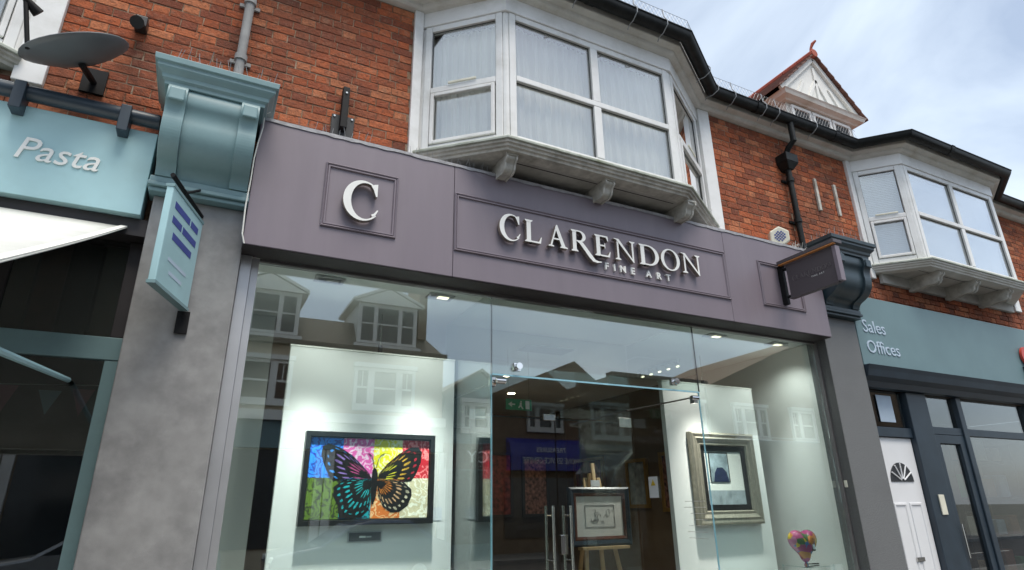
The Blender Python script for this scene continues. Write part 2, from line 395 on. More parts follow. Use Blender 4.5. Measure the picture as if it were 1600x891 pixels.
def lay_bricks(rects, y, parent, limit=300):
    """Flemish bond over rectangles (x0, x1, z0, z1, seen); the nearest ones in view are single objects"""
    spots = []
    per = BR_S+BR_H+2*JT
    for (x0, x1, z0, z1, seen) in rects:
        c0 = math.floor(z0/CH); c1 = math.ceil(z1/CH)
        for c in range(c0, c1):
            zb = c*CH
            if zb < z0-0.04 or zb+0.065 > z1+0.03: continue
            off = (c % 2)*per/2+random.uniform(-0.02, 0.02)
            i = math.floor((x0-off)/per)-1
            while i*per+off < x1:
                for (a, ln) in ((0, BR_S), (BR_S+JT, BR_H)):
                    a0 = i*per+off+a; b0 = a0+ln
                    a1, b1 = max(a0, x0+0.002), min(b0, x1-0.002)
                    if b1-a1 > 0.03: spots.append((a1, b1-a1, zb+random.uniform(-0.0015, 0.0015), ln, seen))
                i += 1
    spots.sort(key=lambda s: (not s[4], (s[0])**2+16+(s[2]-1.6)**2))
    rest = MB()
    for n, (x, ln, z, full, seen) in enumerate(spots):
        k = random.randrange(7)
        if n < limit and seen:
            o = bpy.data.objects.new('brick', PMESH[full][k]); col.objects.link(o)
            put(o, parent, (x, y, z)); o.scale.x = ln/full
        else:
            m = PROTO[full][k]
            rest.add([(x+v[0]*ln/full, y+v[1], z+v[2]) for v in m.v], m.f)
    if rest.v:
        o = rest.build('brickwork', 'brick', parent); o['kind'] = 'stuff'

# ================================================================== the three terrace houses: shared builders
YB = 0.30
ZSILL, ZTR, ZHEAD, ZCOR = 4.43, 5.07, 5.77, 5.93
def round_prof(pts, keep=2, it=2):
    # rounds a drawn profile by corner cutting, leaving its straight back edge (the last points) alone
    head, tail = pts[:-keep], pts[-keep:]
    for _ in range(it):
        q = [head[0]]
        for (a, b), (c, d) in zip(head[:-1], head[1:]):
            q += [(a*0.75+c*0.25, b*0.75+d*0.25), (a*0.25+c*0.75, b*0.25+d*0.75)]
        head = q+[head[-1]]
    return head+tail
def seg_tools(pa, pb):
    A = Vector(pa); B = Vector(pb); d = (B-A).normalized(); nrm = Vector((d.y, -d.x)); ln = (B-A).length
    def sbox(m, t0, t1, z0, z1, d0, d1, mi=0):
        pts = []
        for z in (z0, z1):
            for (t, o) in ((t0, d0), (t1, d0), (t1, d1), (t0, d1)):
                p = A+d*t+nrm*o; pts.append((p.x, p.y, z))
        return m.hexa(pts[:4], pts[4:], mi)
    return sbox, ln, A, d, nrm

def bay_window(root, P, corbels, blind=False, sill_mat='old_timber', panes_label=None, detail=True):
    P0, P1, P2, P3 = P
    head = MB()          # casing: frieze board under the cornice and the jambs against the brick
    head.sweep([P0, P1, P2, P3], [(-0.10, ZHEAD+0.002), (0.012, ZHEAD+0.002), (0.012, ZCOR+0.02), (-0.10, ZCOR+0.02)])
    head.box(P0[0]-0.085, P0[0]-0.002, YB-0.035, YB+0.1, ZSILL-0.2, ZHEAD+0.16)
    head.box(P3[0]+0.002, P3[0]+0.17, YB-0.035, YB+0.1, ZSILL-0.2, ZHEAD+0.16)
    bay = head.build('bay_window', 'white_upvc', root, bevel=0.006)
    F = 'white_upvc'
    for (pa, pb, kind) in ((P0, P1, 'side'), (P1, P2, 'front'), (P2, P3, 'side')):
        sb, ln, A, d, nrm = seg_tools(pa, pb)
        def part(name, *boxes, mm=F, bv=0.006):
            m = MB()
            for b in boxes: sb(m, *b)
            return m.build(name, mm, bay, bevel=bv)
        e = 0.035
        part('corner_post', (e, e+0.062, ZSILL, ZHEAD, -0.06, 0.0))
        part('corner_post', (ln-e-0.062, ln-e, ZSILL, ZHEAD, -0.06, 0.0))
        part('corner_cover', (ln-e+0.001, ln-0.004+(0.03 if pb is P3 else 0), ZSILL, ZHEAD, -0.045, -0.01))
        part('corner_cover', (0.004-(0.03 if pa is P0 else 0), e-0.001, ZSILL, ZHEAD, -0.045, -0.01))
        a, b = e+0.0635, ln-e-0.0635
        part('head_rail', (a, b, ZHEAD-0.06, ZHEAD, -0.058, -0.002))
        part('bottom_rail', (a, b, ZSILL, ZSILL+0.06, -0.058, -0.002))
        tops = ZTR if kind == 'front' else ZTR-0.02
        part('transom', (a, b, tops-0.028, tops+0.028, -0.057, 0.004))
        if kind == 'front':
            mid = (a+b)/2
            part('mullion', (mid-0.04, mid+0.04, ZSILL+0.061, tops-0.029, -0.056, 0.002), (mid-0.04, mid+0.04, tops+0.029, ZHEAD-0.061, -0.056, 0.002))
            cols_ = ((a, mid-0.041), (mid+0.041, b))
        else:
            cols_ = ((a, b),)
        for (c0, c1) in cols_:
            for (z0, z1) in ((ZSILL+0.061, tops-0.029), (tops+0.029, ZHEAD-0.061)):
                part('glass_pane', (c0+0.001, c1-0.001, z0+0.001, z1-0.001, -0.036, -0.030), mm='window_glass', bv=0)
                # dark rubber gasket round the pane
                g = MB(); w_ = 0.006
                for q in ((c0, c0+w_, z0, z1), (c1-w_, c1, z0, z1), (c0+w_, c1-w_, z0, z0+w_), (c0+w_, c1-w_, z1-w_, z1)):
                    sb(g, q[0]+0.001, q[1]-0.001, q[2]+0.001, q[3]-0.001, -0.0295, -0.024)
                g.build('gasket', 'plate_dark', bay)
                if kind == 'side' and z0 < tops:   # opening sash frame of the lower light
                    part('sash', (c0+0.007, c0+0.04, z0+0.007, z1-0.007, -0.023, 0.012), (c1-0.04, c1-0.007, z0+0.007, z1-0.007, -0.023, 0.012),
                         (c0+0.04, c1-0.04, z0+0.007, z0+0.04, -0.022, 0.011), (c0+0.04, c1-0.04, z1-0.04, z1-0.007, -0.022, 0.011))
        if kind == 'side':
            part('trickle_vent', ((a+b)/2-0.13, (a+b)/2+0.13, tops+0.03, tops+0.055, 0.004, 0.02), mm='cream_plastic')
        # net curtain or blind behind the panes
        if blind:
            m = MB(); z = ZSILL+0.07
            while z < ZHEAD-0.07:
                
                q0 = [A+d*t_+nrm*o_3 for t_, o_3 in ((0.08, -0.10), (ln-0.08, -0.10), (ln-0.08, -0.108), (0.08, -0.108))]
                m.add([(q.x, q.y, z+(0.0 if i_ < 2 else 0.027)) for i_, q in enumerate(q0)], [(0, 1, 2, 3)]); z += 0.025
            vs = []
            bl = m.build('venetian_blind', 'paper', bay)
        else:
            m = MB(); N = max(60, int(ln*110)); vs = []; fs = []; ph = random.random()*6
            for i in range(N+1):
                t = 0.05+(ln-0.1)*i/N
                for q in range(7):
                    zz = ZSILL+0.02+(ZHEAD-0.05-ZSILL)*q/6
                    s_ = 1-0.35*q/6
                    o = -0.13+0.017*math.sin(t*52+ph+0.9*math.sin(t*9+q*0.25))*s_+0.010*math.sin(t*117+ph*2+q*0.1)
                    p = A+d*t+nrm*o; vs.append((p.x, p.y, zz))
            for i in range(N):
                for q in range(6): fs.append((i*7+q, (i+1)*7+q, (i+1)*7+q+1, i*7+q+1))
            m.add(vs, fs).build('net_curtain', 'net', bay, smooth=True)
    # sill, soffit and corbels
    MB().sweep([P0, P1, P2, P3], [(-0.10, ZSILL-0.002), (0.02, ZSILL-0.004), (0.085, ZSILL-0.022), (0.09, ZSILL-0.030), (0.088, ZSILL-0.045), (-0.10, ZSILL-0.045)]).build('sill', 'sill_lead', bay)
    MB().sweep([P0, P1, P2, P3], [(-0.10, ZSILL-0.047), (0.070, ZSILL-0.047), (0.068, ZSILL-0.068), (0.050, ZSILL-0.074), (0.046, ZSILL-0.092), (0.028, ZSILL-0.098), (0.022, ZSILL-0.118), (-0.10, ZSILL-0.118)]).build('sill_moulding', sill_mat, bay)
    so_ = MB(); zf = ZSILL-0.112
    so_.prism_z([(P0[0], P0[1]), (P1[0]+0.01, P1[1]+0.06), (P2[0]-0.01, P2[1]+0.06), (P3[0], P3[1])], zf, zf+0.02)
    so_.build('soffit', 'soffit_timber', bay)
    MB().box(P0[0]+0.1, P3[0]-0.1, YB-0.05, YB-0.005, zf-0.13, zf-0.001).build('pale_backing', 'soffit_timber', bay)  # pale board added to lighten the dark gap behind the spikes
    # board joint running along the soffit
    MB().box(P1[0]+0.02, P2[0]-0.02, P1[1]+0.14, P1[1]+0.147, zf-0.004, zf-0.001).build('soffit_bead', 'soffit_dark', bay)
    for cx in corbels:
        m = MB(); wd = 0.050
        prof = []
        yf = P1[1]+0.035
        ctrl = [(yf, zf-0.002), (yf-0.012, zf-0.02), (yf-0.010, zf-0.045), (yf+0.012, zf-0.060), (yf+0.03, zf-0.075), (yf+0.035, zf-0.10), (yf+0.045, zf-0.125), (yf+0.075, zf-0.145), (yf+0.11, zf-0.148), (yf+0.15, zf-0.135), (YB-0.1, zf-0.17), (YB-0.02, zf-0.17), (YB-0.02, zf-0.002)]
        c1 = round_prof(ctrl)
        m.prism_x(c1, cx-wd+0.016, cx+wd-0.016)
        c2 = [(y-0.014, z-0.010) if 0 < i < 10 else (y, z) for i, (y, z) in enumerate(ctrl)]
        c2 = round_prof(c2); m.prism_x(c2, cx-wd, cx-wd+0.0155); m.prism_x(c2, cx+wd-0.0155, cx+wd)
        m.box(cx-wd-0.006, cx+wd+0.006, yf-0.024, yf+0.03, zf-0.022, zf-0.003)
        m.tube([(cx-wd-0.004, yf+0.085, zf-0.118), (cx+wd+0.004, yf+0.085, zf-0.118)], 0.02, 10)
        m.build('corbel', 'corbel_paint', bay, bevel=0.003)
    return bay

def eaves(root, path):
    MB().sweep(path, [(-0.02, ZCOR), (0.022, ZCOR), (0.05, ZCOR+0.006), (0.072, ZCOR+0.022), (0.08, ZCOR+0.045), (0.082, ZCOR+0.05), (0.09, ZCOR+0.05), (0.145, ZCOR+0.062), (0.15, ZCOR+0.072), (0.15, ZCOR+0.225), (-0.35, ZCOR+0.23), (-0.35, ZCOR+0.16), (-0.02, ZCOR+0.10)]).build('cornice', 'white_timber', root, bevel=0.002)
    pr = []
    for k in range(11):
        a = math.pi+math.pi*k/10
        pr.append((0.222+0.068*math.cos(a), ZCOR+0.155+0.085*math.sin(a)))
    inner = [(0.222+0.06*math.cos(math.pi+math.pi*k/10), ZCOR+0.155+0.076*math.sin(math.pi+math.pi*k/10)) for k in range(10, -1, -1)]
    lip = [(0.298, ZCOR+0.155), (0.298, ZCOR+0.165), (0.282, ZCOR+0.165)]
    g = MB().sweep(path, pr+lip+inner).build('gutter', 'gutter_black', root, smooth=True)
    # joint collars along the gutter
    for i in range(len(path)-1):
        sb, ln, A, d, nrm = seg_tools(path[i], path[i+1])
        t = 0.75
        while t < ln-0.3:
            m = MB(); p = A+d*t; q = A+d*(t+0.075)
            big = [(0.222+0.074*math.cos(math.pi+math.pi*k/10), ZCOR+0.155+0.091*math.sin(math.pi+math.pi*k/10)) for k in range(11)]
            m.sweep([(p.x, p.y), (q.x, q.y)], big+[(0.304, ZCOR+0.168), (0.14, ZCOR+0.168)])
            m.build('gutter_joint', 'gutter_black', g); t += 1.9
    return g

def console(root, x0, x1, mm):
    """pilaster cap: moulded cornice over a scrolled bracket"""
    yp = 0.10
    base = MB()
    S = [(-0.185, 4.16), (-0.20, 4.12), (-0.20, 4.06), (-0.175, 4.02), (-0.165, 3.97), (-0.17, 3.90), (-0.155, 3.82), (-0.11, 3.75), (-0.05, 3.71), (0.0, 3.69), (0.03, 3.66), (0.04, 3.62), (yp+0.1, 3.62), (yp+0.1, 4.16)]
    S = round_prof(S)
    w_ = 0.125
    cheek = [(y-0.028 if y < yp else y, z) for y, z in S]
    base.prism_x(S, x0+w_, x1-w_)
    c = base.build('console', mm, root, smooth=True)
    for a, b in ((x0+0.01, x0+w_-0.001), (x1-w_+0.001, x1-0.01)):
        MB().prism_x(cheek, a, b).build('scroll_cheek', mm, c, bevel=0.012)
        MB().box(a+0.012, b-0.012, -0.243, -0.224, 4.04, 4.13).build('scroll_block', mm, c, bevel=0.008)
    # base mouldings
    for z0, z1, o in ((3.575, 3.618, 0.035), (3.545, 3.574, 0.05), (3.515, 3.544, 0.025)):
        MB().box(x0-o*0.4, x1+o*0.4, 0.055-o, yp+0.1, z0, z1).build('neck_moulding', mm, c, bevel=0.006)
    MB().sweep([(x0-0.005, yp+0.15), (x0-0.005, -0.19), (x1+0.005, -0.19), (x1+0.005, yp+0.15)],
               [(-0.05, 4.162), (0.012, 4.162), (0.014, 4.185), (0.03, 4.20), (0.034, 4.225), (0.058, 4.25), (0.066, 4.262), (0.066, 4.285), (0.082, 4.29), (0.086, 4.33), (-0.05, 4.335)]).build('cap_moulding', mm, c, bevel=0.003)
    MB().box(x0+0.03, x1-0.03, -0.16, yp+0.15, 4.20, 4.345).build('cap_top', mm, c)
    return c

def pilaster(root, x0, x1, mm='stone_grey'):
    m = MB(); z = 0.0
    m.box(x0, x1, 0.10, 0.34, 0.0, 3.514)
    p = m.build('pilaster', mm, root, bevel=0.008)
    MB().box(x0-0.03, x1+0.03, 0.07, 0.099, 0.0, 0.28).build('plinth', mm, p, bevel=0.006)
    return p

def downpipe(root, x, z_top, z_bot, hopper=True, mm='gutter_black'):
    y = YB-0.075
    pts = [(x, y, z_bot), (x, y, z_top)]
    d = MB().tube(pts, 0.034, 14).build('downpipe', mm, root, smooth=True)
    for z in (z_bot+0.45, z_bot+1.0):
        MB().tube([(x, y, z), (x, y, z+0.05)], 0.045, 14).build('pipe_collar', mm, d, smooth=True)
        MB().box(x-0.075, x+0.075, YB-0.02, YB-0.002, z+0.01, z+0.04).build('pipe_clip', mm, d)
    if hopper:
        h = MB(); zt = z_top+0.2
        h.hexa([(x-0.045, y-0.045, z_top), (x+0.045, y-0.045, z_top), (x+0.045, YB-0.004, z_top), (x-0.045, YB-0.004, z_top)],
               [(x-0.10, y-0.085, z_top+0.085), (x+0.10, y-0.085, z_top+0.085), (x+0.10, YB-0.004, z_top+0.085), (x-0.10, YB-0.004, z_top+0.085)])
        h.box(x-0.103, x+0.103, y-0.088, YB-0.003, z_top+0.086, z_top+0.20)
        h.build('hopper_head', mm, d, bevel=0.006)
        MB().tube([(x, y-0.01, z_top+0.16), (x, y-0.02, z_top+0.23), (x, y-0.06, z_top+0.29), (x, YB-0.222, z_top+0.34), (x, YB-0.222, ZCOR+0.09)], 0.036, 12).build('swan_neck', mm, d, smooth=True)
    return d

# net curtain: thin woven cloth that lets some light through
mat('corbel_paint', (0.50, 0.485, 0.44), 0.6, var=0.15, scale=14, bump=0.2, dirt=(0.2, 0.19, 0.16), dscale=9, damt=0.6)
mat('sill_lead', (0.50, 0.53, 0.47), 0.6, var=0.15, scale=10, dirt=(0.13, 0.15, 0.07), dscale=4, damt=0.8)
m_ = bpy.data.materials.new('net'); m_.use_nodes = True; n_ = m_.node_tree; n_.nodes.clear()
df = n_.nodes.new("ShaderNodeBsdfDiffuse"); df.inputs[0].default_value = (0.92, 0.88, 0.80, 1)
tl = n_.nodes.new("ShaderNodeBsdfTranslucent"); tl.inputs[0].default_value = (0.75, 0.76, 0.73, 1)
tp = n_.nodes.new("ShaderNodeBsdfTransparent")
a_ = n_.nodes.new("ShaderNodeMixShader"); a_.inputs[0].default_value = 0.12; b_ = n_.nodes.new("ShaderNodeMixShader"); b_.inputs[0].default_value = 0.05
o_ = n_.nodes.new("ShaderNodeOutputMaterial")
n_.links.new(df.outputs[0], a_.inputs[1]); n_.links.new(tl.outputs[0], a_.inputs[2]); n_.links.new(a_.outputs[0], b_.inputs[1]); n_.links.new(tp.outputs[0], b_.inputs[2]); n_.links.new(b_.outputs[0], o_.inputs[0])
MATS['net'] = m_

def upper_room(root, x0, x1, gap):
    """plain room behind the bay so that the panes look into a dark interior"""
    g0, g1 = gap
    m = MB()
    m.box(x0, x1, 4.0, 4.1, 4.0, 6.2)
    m.box(x0, x1, YB+0.15, 4.0, 3.86, 3.96); m.box(x0, x1, YB+0.15, 4.0, 6.05, 6.15)
    m.box(x0, x0+0.05, YB+0.15, 4.0, 3.97, 6.04); m.box(x1-0.05, x1, YB+0.15, 4.0, 3.97, 6.04)
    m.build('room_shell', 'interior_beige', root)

def roof(root, x0, x1):
    MB().prism_x([(0.14, 6.10), (4.2, 9.9), (8.2, 6.1), (8.2, 6.0), (4.2, 9.75), (0.3, 6.02)], x0, x1).build('roof', 'roof_tile', root)

# ================================================================== gallery building
XL, XR = -0.16, 5.985
gal = thing('gallery_building', (3.0, YB, 0), 'red brick shop house with white bay window above the purple gallery shopfront', 'building')
P_G = [(1.28, YB), (1.877, -0.23), (3.747, -0.23), (4.60, YB)]
wl = MB(); wl.box(XL+0.001, 1.195, YB+0.0055, YB+0.15, 3.3, 6.1); wl.box(4.775, XR-0.001, YB+0.0055, YB+0.15, 3.3, 6.1); wl.box(1.196, 4.774, YB+0.016, YB+0.15, 3.3, 4.31)
wl.build('wall', 'mortar', gal)
lay_bricks([(XL, 1.195, 4.27, 5.945, True), (4.775, XR, 4.27, 5.945, True), (XL, 1.195, 3.9, 4.27, False), (4.775, XR, 3.9, 4.27, False), (1.195, 4.775, 4.0, 4.30, False)], YB, gal)
bay_window(gal, P_G, (1.93, 2.90, 3.84))
eaves(gal, [(XL-0.0, YB), P_G[0], P_G[1], P_G[2], P_G[3], (XR-0.001, YB)])
downpipe(gal, 5.95, 5.42, 4.26)
upper_room(gal, XL+0.01, XR-0.01, (1.28, 4.6)); roof(gal, XL, XR-0.003)

# --- shopfront
GY = 0.25; GT = 3.215; GX0, GJ1, GJ2, GX1 = 0.174, 1.955, 4.09, 5.81
LOB = 2.58; DY = 1.30
sf = MB()
sf.box(0.052, GX0-0.05, GY-0.06, GY+0.05, 0.0, 3.236)
sh = sf.build('shopfront', 'alu', gal, bevel=0.004)
MB().box(GX0-0.049, GX0-0.001, GY-0.03, GY+0.03, 0.0, GT+0.02).build('left_jamb', 'alu', sh, bevel=0.003)
MB().box(GX1+0.001, GX1+0.018, GY-0.045, GY+0.04, 0.0, GT+0.02).build('right_jamb', 'alu_dark', sh, bevel=0.003)
MB().box(GX0, GX1, GY-0.03, GY+0.03, GT+0.001, GT+0.022).build('head_rail', 'alu_dark', sh, bevel=0.002)
MB().box(GX0, GJ1-0.01, GY-0.05, GY+0.06, 0.0, 0.30).build('stall_riser', 'granite', sh, bevel=0.004)
MB().box(GJ2+0.01, GX1, GY-0.05, GY+0.06, 0.0, 0.30).build('stall_riser', 'granite', sh, bevel=0.004)
MB().box(5.812+0.02, 5.829, 0.101, GY-0.002, 0.0, 3.235).build('granite_return', 'granite', sh)
def pane(x0, x1, y0, y1, z0, z1, name='glass_pane', mm='shop_glass', par=None):
    return MB().box(x0, x1, y0, y1, z0, z1).build(name, mm, par or sh)
pane(GX0+0.001, GJ1-0.0015, GY-0.006, GY+0.006, 0.302, GT)
pane(GJ1+0.0015, GJ2-0.0015, GY-0.006, GY+0.006, LOB+0.004, GT)
pane(GJ2+0.0015, GX1-0.001, GY-0.006, GY+0.006, 0.302, GT)
# dark silicone joints between the sheets
MB().box(GJ1-0.0014, GJ1+0.0014, GY-0.0075, GY+0.0075, LOB, GT).build('glazing_joint', 'plate_dark', sh)
MB().box(GJ2-0.0014, GJ2+0.0014, GY-0.0075, GY+0.0075, LOB, GT).build('glazing_joint', 'plate_dark', sh)
# polished edges of the entrance glass, seen end-on
MB().box(GJ1+0.002, GJ2-0.002, GY-0.0062, GY+0.0062, LOB-0.010, LOB+0.003).build('glass_edge', 'edge_glass', sh)
pane(GJ1-0.006, GJ1+0.006, GY+0.014, DY-0.01, 0.02, 3.26, mm='door_glass')
pane(GJ2-0.006, GJ2+0.006, GY+0.014, DY-0.01, 0.02, 3.26, mm='door_glass')
for gx in (GJ1, GJ2):
    MB().box(gx-0.0065, gx+0.0065, GY+0.0065, GY+0.0138, 0.31, LOB).build('glass_edge', 'edge_glass', sh)
# panes around the doors
pane(GJ1+0.008, GJ2-0.008, DY-0.006, DY+0.006, 2.43, 3.27, mm='door_glass')
pane(GJ1+0.008, 2.195, DY-0.006, DY+0.006, 0.02, 2.425, mm='door_glass')
# clamps and tie rods
def clamp(x, y, z, s=1):
    m = MB(); m.box(x-0.03, x+0.03, y-0.016, y+0.016, z-0.03, z+0.03)
    m.tube([(x, y-0.017, z), (x, y-0.045, z)], 0.02, 12); m.tube([(x, y-0.045, z), (x, y-0.06, z)], 0.028, 12)
    return m
clamp(GJ1+0.22, GY, LOB+0.07).build('glass_clamp', 'chrome', sh, smooth=True)
clamp(GJ2-0.30, GY, LOB+0.07).build('glass_clamp', 'chrome', sh, smooth=True)
m = MB(); m.box(GJ1+0.008, GJ1+0.05, GY+0.02, GY+0.08, LOB-0.09, LOB-0.02); m.tube([(GJ1+0.03, GY-0.02, LOB-0.055), (GJ1+0.11, GY-0.02, LOB-0.055)], 0.022, 12); m.build('corner_clamp', 'chrome', sh, bevel=0.003)
m = MB(); m.box(GJ2-0.05, GJ2-0.008, GY+0.02, GY+0.08, LOB-0.10, LOB-0.03); m.tube([(GJ2-0.11, GY-0.01, LOB-0.06), (GJ2-0.03, GY-0.01, LOB-0.06)], 0.022, 12); m.build('corner_clamp', 'chrome', sh, bevel=0.003)
MB().tube([(GJ2-0.06, GY+0.06, LOB-0.05), (GJ2-0.06, DY-0.02, LOB-0.03)], 0.008, 8).build('tie_rod', 'chrome', sh)
MB().tube([(GJ1+0.06, GY+0.06, LOB-0.05), (GJ1+0.06, DY-0.02, LOB-0.03)], 0.008, 8).build('tie_rod', 'chrome', sh)
# doors
for side, (x0, x1) in enumerate(((2.20, 3.128), (3.142, 4.075))):
    d = pane(x0, x1, DY-0.006, DY+0.006, 0.03, 2.425, 'door', 'door_glass', gal)
    hx = x1-0.09 if side == 0 else x0+0.09
    for yy, s_ in ((DY-0.07, -1), (DY+0.07, 1)):
        h = MB(); h.tube([(hx, yy, 1.03), (hx, yy, 1.60)], 0.015, 12)
        for z in (1.12, 1.51): h.tube([(hx, yy, z), (hx, DY+s_*0.007, z)], 0.009, 10)
        h.build('pull_handle', 'steel', d, smooth=True)
    px = x0 if side == 0 else x1-0.16
    MB().box(px, px+0.16, DY-0.018, DY+0.018, 2.37, 2.47).build('patch_fitting', 'steel', d, bevel=0.003)
    MB().box(px, px+0.16, DY-0.018, DY+0.018, 0.03, 0.10).build('patch_fitting', 'steel', d, bevel=0.003)
    if side == 0:
        MB().box(x1-0.13, x1+0.005, DY-0.018, DY+0.018, 2.40, 2.46).build('patch_fitting', 'steel', d, bevel=0.003)
    else:
        MB().box(x0+0.004, x0+0.075, DY-0.022, DY+0.022, 1.17, 1.34).build('lock_case', 'steel', d, bevel=0.004)
# interior shell
MB().box(0.06, 5.99, GY+0.07, 9.0, -0.05, 0.0).build('interior_floor', 'floor_wood', gal)
MB().box(0.06, 5.99, GY-0.02, 9.0, 3.275, 3.35).build('interior_ceiling', 'interior_white', gal)
MB().box(0.06, 0.10, GY+0.03, 2.2, 0.0, 3.27).build('side_wall', 'interior_white', gal)
MB().box(5.95, 5.99, GY+0.03, 2.2, 0.0, 3.27).build('side_wall', 'interior_white', gal)
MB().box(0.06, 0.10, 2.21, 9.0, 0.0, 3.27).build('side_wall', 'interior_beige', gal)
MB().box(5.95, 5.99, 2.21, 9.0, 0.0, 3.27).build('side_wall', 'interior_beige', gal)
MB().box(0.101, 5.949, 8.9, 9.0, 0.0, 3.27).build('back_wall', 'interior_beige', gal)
MB().box(3.05, 3.65, 1.66, 1.95, 3.262, 3.274).build('ceiling_vent', 'alu', gal)

# ================================================================== fascia sign
fa = thing('fascia_sign', (2.93, 0.0, 3.24), 'long purple shop fascia reading CLARENDON FINE ART with letter C in a square panel', 'shop sign')
ZB, ZT = 3.24, 4.216
for a, b in ((0.045, 1.5125), (1.5155, 4.4085), (4.4115, 5.81)):
    MB().box(a, b, 0.0, 0.19, ZB, ZT).build('board', 'purple', fa, bevel=0.004)
MB().box(0.046, 5.809, 0.012, GY-0.031, ZB-0.004, ZB-0.001).build('soffit_board', 'soffit_dark', fa)  # purple soffit coloured near black: the shade under the fascia is in the paint
MB().box(0.06, 5.80, 0.192, 0.296, ZT-0.3, ZT-0.02).build('back_board', 'soffit_dark', fa)
# lead flashing dressed over the top edge, slightly wavy
fl = MB(); xs = [0.04+5.775*i/90 for i in range(91)]
vs = []; fs = []
for x in xs:
    q = random.uniform(-0.003, 0.003)
    vs += [(x, -0.006-abs(q)*0.4, ZT-0.022+q*1.6), (x, -0.007, ZT+0.006), (x, 0.10, ZT+0.012+q), (x, 0.296, ZT+0.05)]
for i in range(90):
    for k in range(3): fs.append((i*4+k, (i+1)*4+k, (i+1)*4+k+1, i*4+k+1))
fl.add(vs, fs).build('flashing', 'lead', fa)
mould = [(0.0, 0.0005), (0.0, -0.010), (0.006, -0.016), (0.013, -0.010), (0.016, -0.006), (0.021, -0.013), (0.029, -0.013), (0.034, -0.004), (0.036, 0.0005)]
for (a, b, z0, z1) in ((0.515, 1.056, 3.463, 3.973), (1.519, 4.404, 3.457, 3.958), (4.852, 5.47, 3.468, 3.953)):
    MB().rect_ring(a, b, z0, z1, mould, closed=False).build('panel_moulding', 'purple', fa)

# --- serif letters, drawn stroke by stroke (unit cap height), cut from thick plate
def arc(cx, cz, rx, rz, a0, a1, n=20):
    return [(cx+rx*math.cos(R(a0+(a1-a0)*i/n)), cz+rz*math.sin(R(a0+(a1-a0)*i/n))) for i in range(n+1)]
TH, TN, SF = 0.175, 0.075, 0.052
def stem(x, wd=TH, l=0.075, r=0.075, top=True, bot=True):
    out = [('p', [(x, SF*0.7), (x+wd, SF*0.7), (x+wd, 1-SF*0.7), (x, 1-SF*0.7)])]
    if bot: out.append(('p', [(x-l, 0), (x+wd+r, 0), (x+wd+r, SF*0.6), (x+wd, SF*1.9), (x, SF*1.9), (x-l, SF*0.6)]))
    if top: out.append(('p', [(x-l, 1), (x-l, 1-SF*0.6), (x, 1-SF*1.9), (x+wd, 1-SF*1.9), (x+wd+r, 1-SF*0.6), (x+wd+r, 1)]))
    return out
def gl_C():
    return [('s', arc(0.46, 0.5, 0.46, 0.53, 52, 318, 30), arc(0.52, 0.5, 0.335, 0.475, 52, 318, 30)),
            ('p', [(0.715, 0.975), (0.80, 1.0), (0.80, 0.66), (0.765, 0.66), (0.70, 0.84), (0.64, 0.93)]),
            ('p', [(0.70, 0.115), (0.775, 0.15), (0.845, 0.30), (0.815, 0.31), (0.74, 0.20), (0.68, 0.165)])]
def gl_L(): return stem(0.08)+[('p', [(0.24, 0), (0.66, 0), (0.70, 0.29), (0.67, 0.29), (0.585, 0.075), (0.24, 0.065)])]
def gl_A(): return [('p', [(0.09, 0.03), (0.17, 0.03), (0.44, 0.90), (0.41, 1.02)]), ('p', [(0.36, 0.90), (0.41, 1.03), (0.47, 1.03), (0.86, 0.03), (0.665, 0.03)]),
                    ('p', [(0.23, 0.34), (0.62, 0.34), (0.62, 0.405), (0.23, 0.405)]), ('p', [(0.0, 0), (0.27, 0), (0.27, 0.04), (0.16, 0.07), (0.10, 0.07), (0.0, 0.04)]), ('p', [(0.58, 0), (0.95, 0), (0.95, 0.04), (0.86, 0.08), (0.65, 0.08), (0.58, 0.04)])]
def gl_E():
    return stem(0.08)+[('p', [(0.24, 0.935), (0.24, 1.0), (0.63, 1.0), (0.645, 0.76), (0.615, 0.76), (0.545, 0.93)]), ('p', [(0.24, 0.48), (0.24, 0.545), (0.46, 0.545), (0.46, 0.48)]),
                       ('p', [(0.45, 0.40), (0.485, 0.40), (0.485, 0.63), (0.45, 0.63)]), ('p', [(0.24, 0), (0.67, 0), (0.72, 0.27), (0.69, 0.27), (0.59, 0.07), (0.24, 0.065)])]
def gl_N():
    return stem(0.13, 0.075, 0.10, 0.08, top=False)+stem(0.80, 0.075, 0.10, 0.08, bot=False)+[('p', [(0.0, 1.0), (0.22, 1.0), (0.875, 0.02), (0.875, -0.03), (0.84, -0.03), (0.10, 0.955), (0.0, 0.965)])]
def gl_D():
    return stem(0.08)+[('s', arc(0.42, 0.5, 0.50, 0.50, 90, -90, 26), arc(0.42, 0.5, 0.325, 0.435, 90, -90, 26)), ('p', [(0.24, 0.935), (0.24, 1.0), (0.425, 1.0), (0.425, 0.935)]), ('p', [(0.24, 0), (0.24, 0.065), (0.425, 0.065), (0.425, 0)])]
def gl_O():
    return [('s', arc(0.49, 0.5, 0.49, 0.53, 0, 360, 40), arc(0.49, 0.5, 0.33, 0.475, 0, 360, 40))]
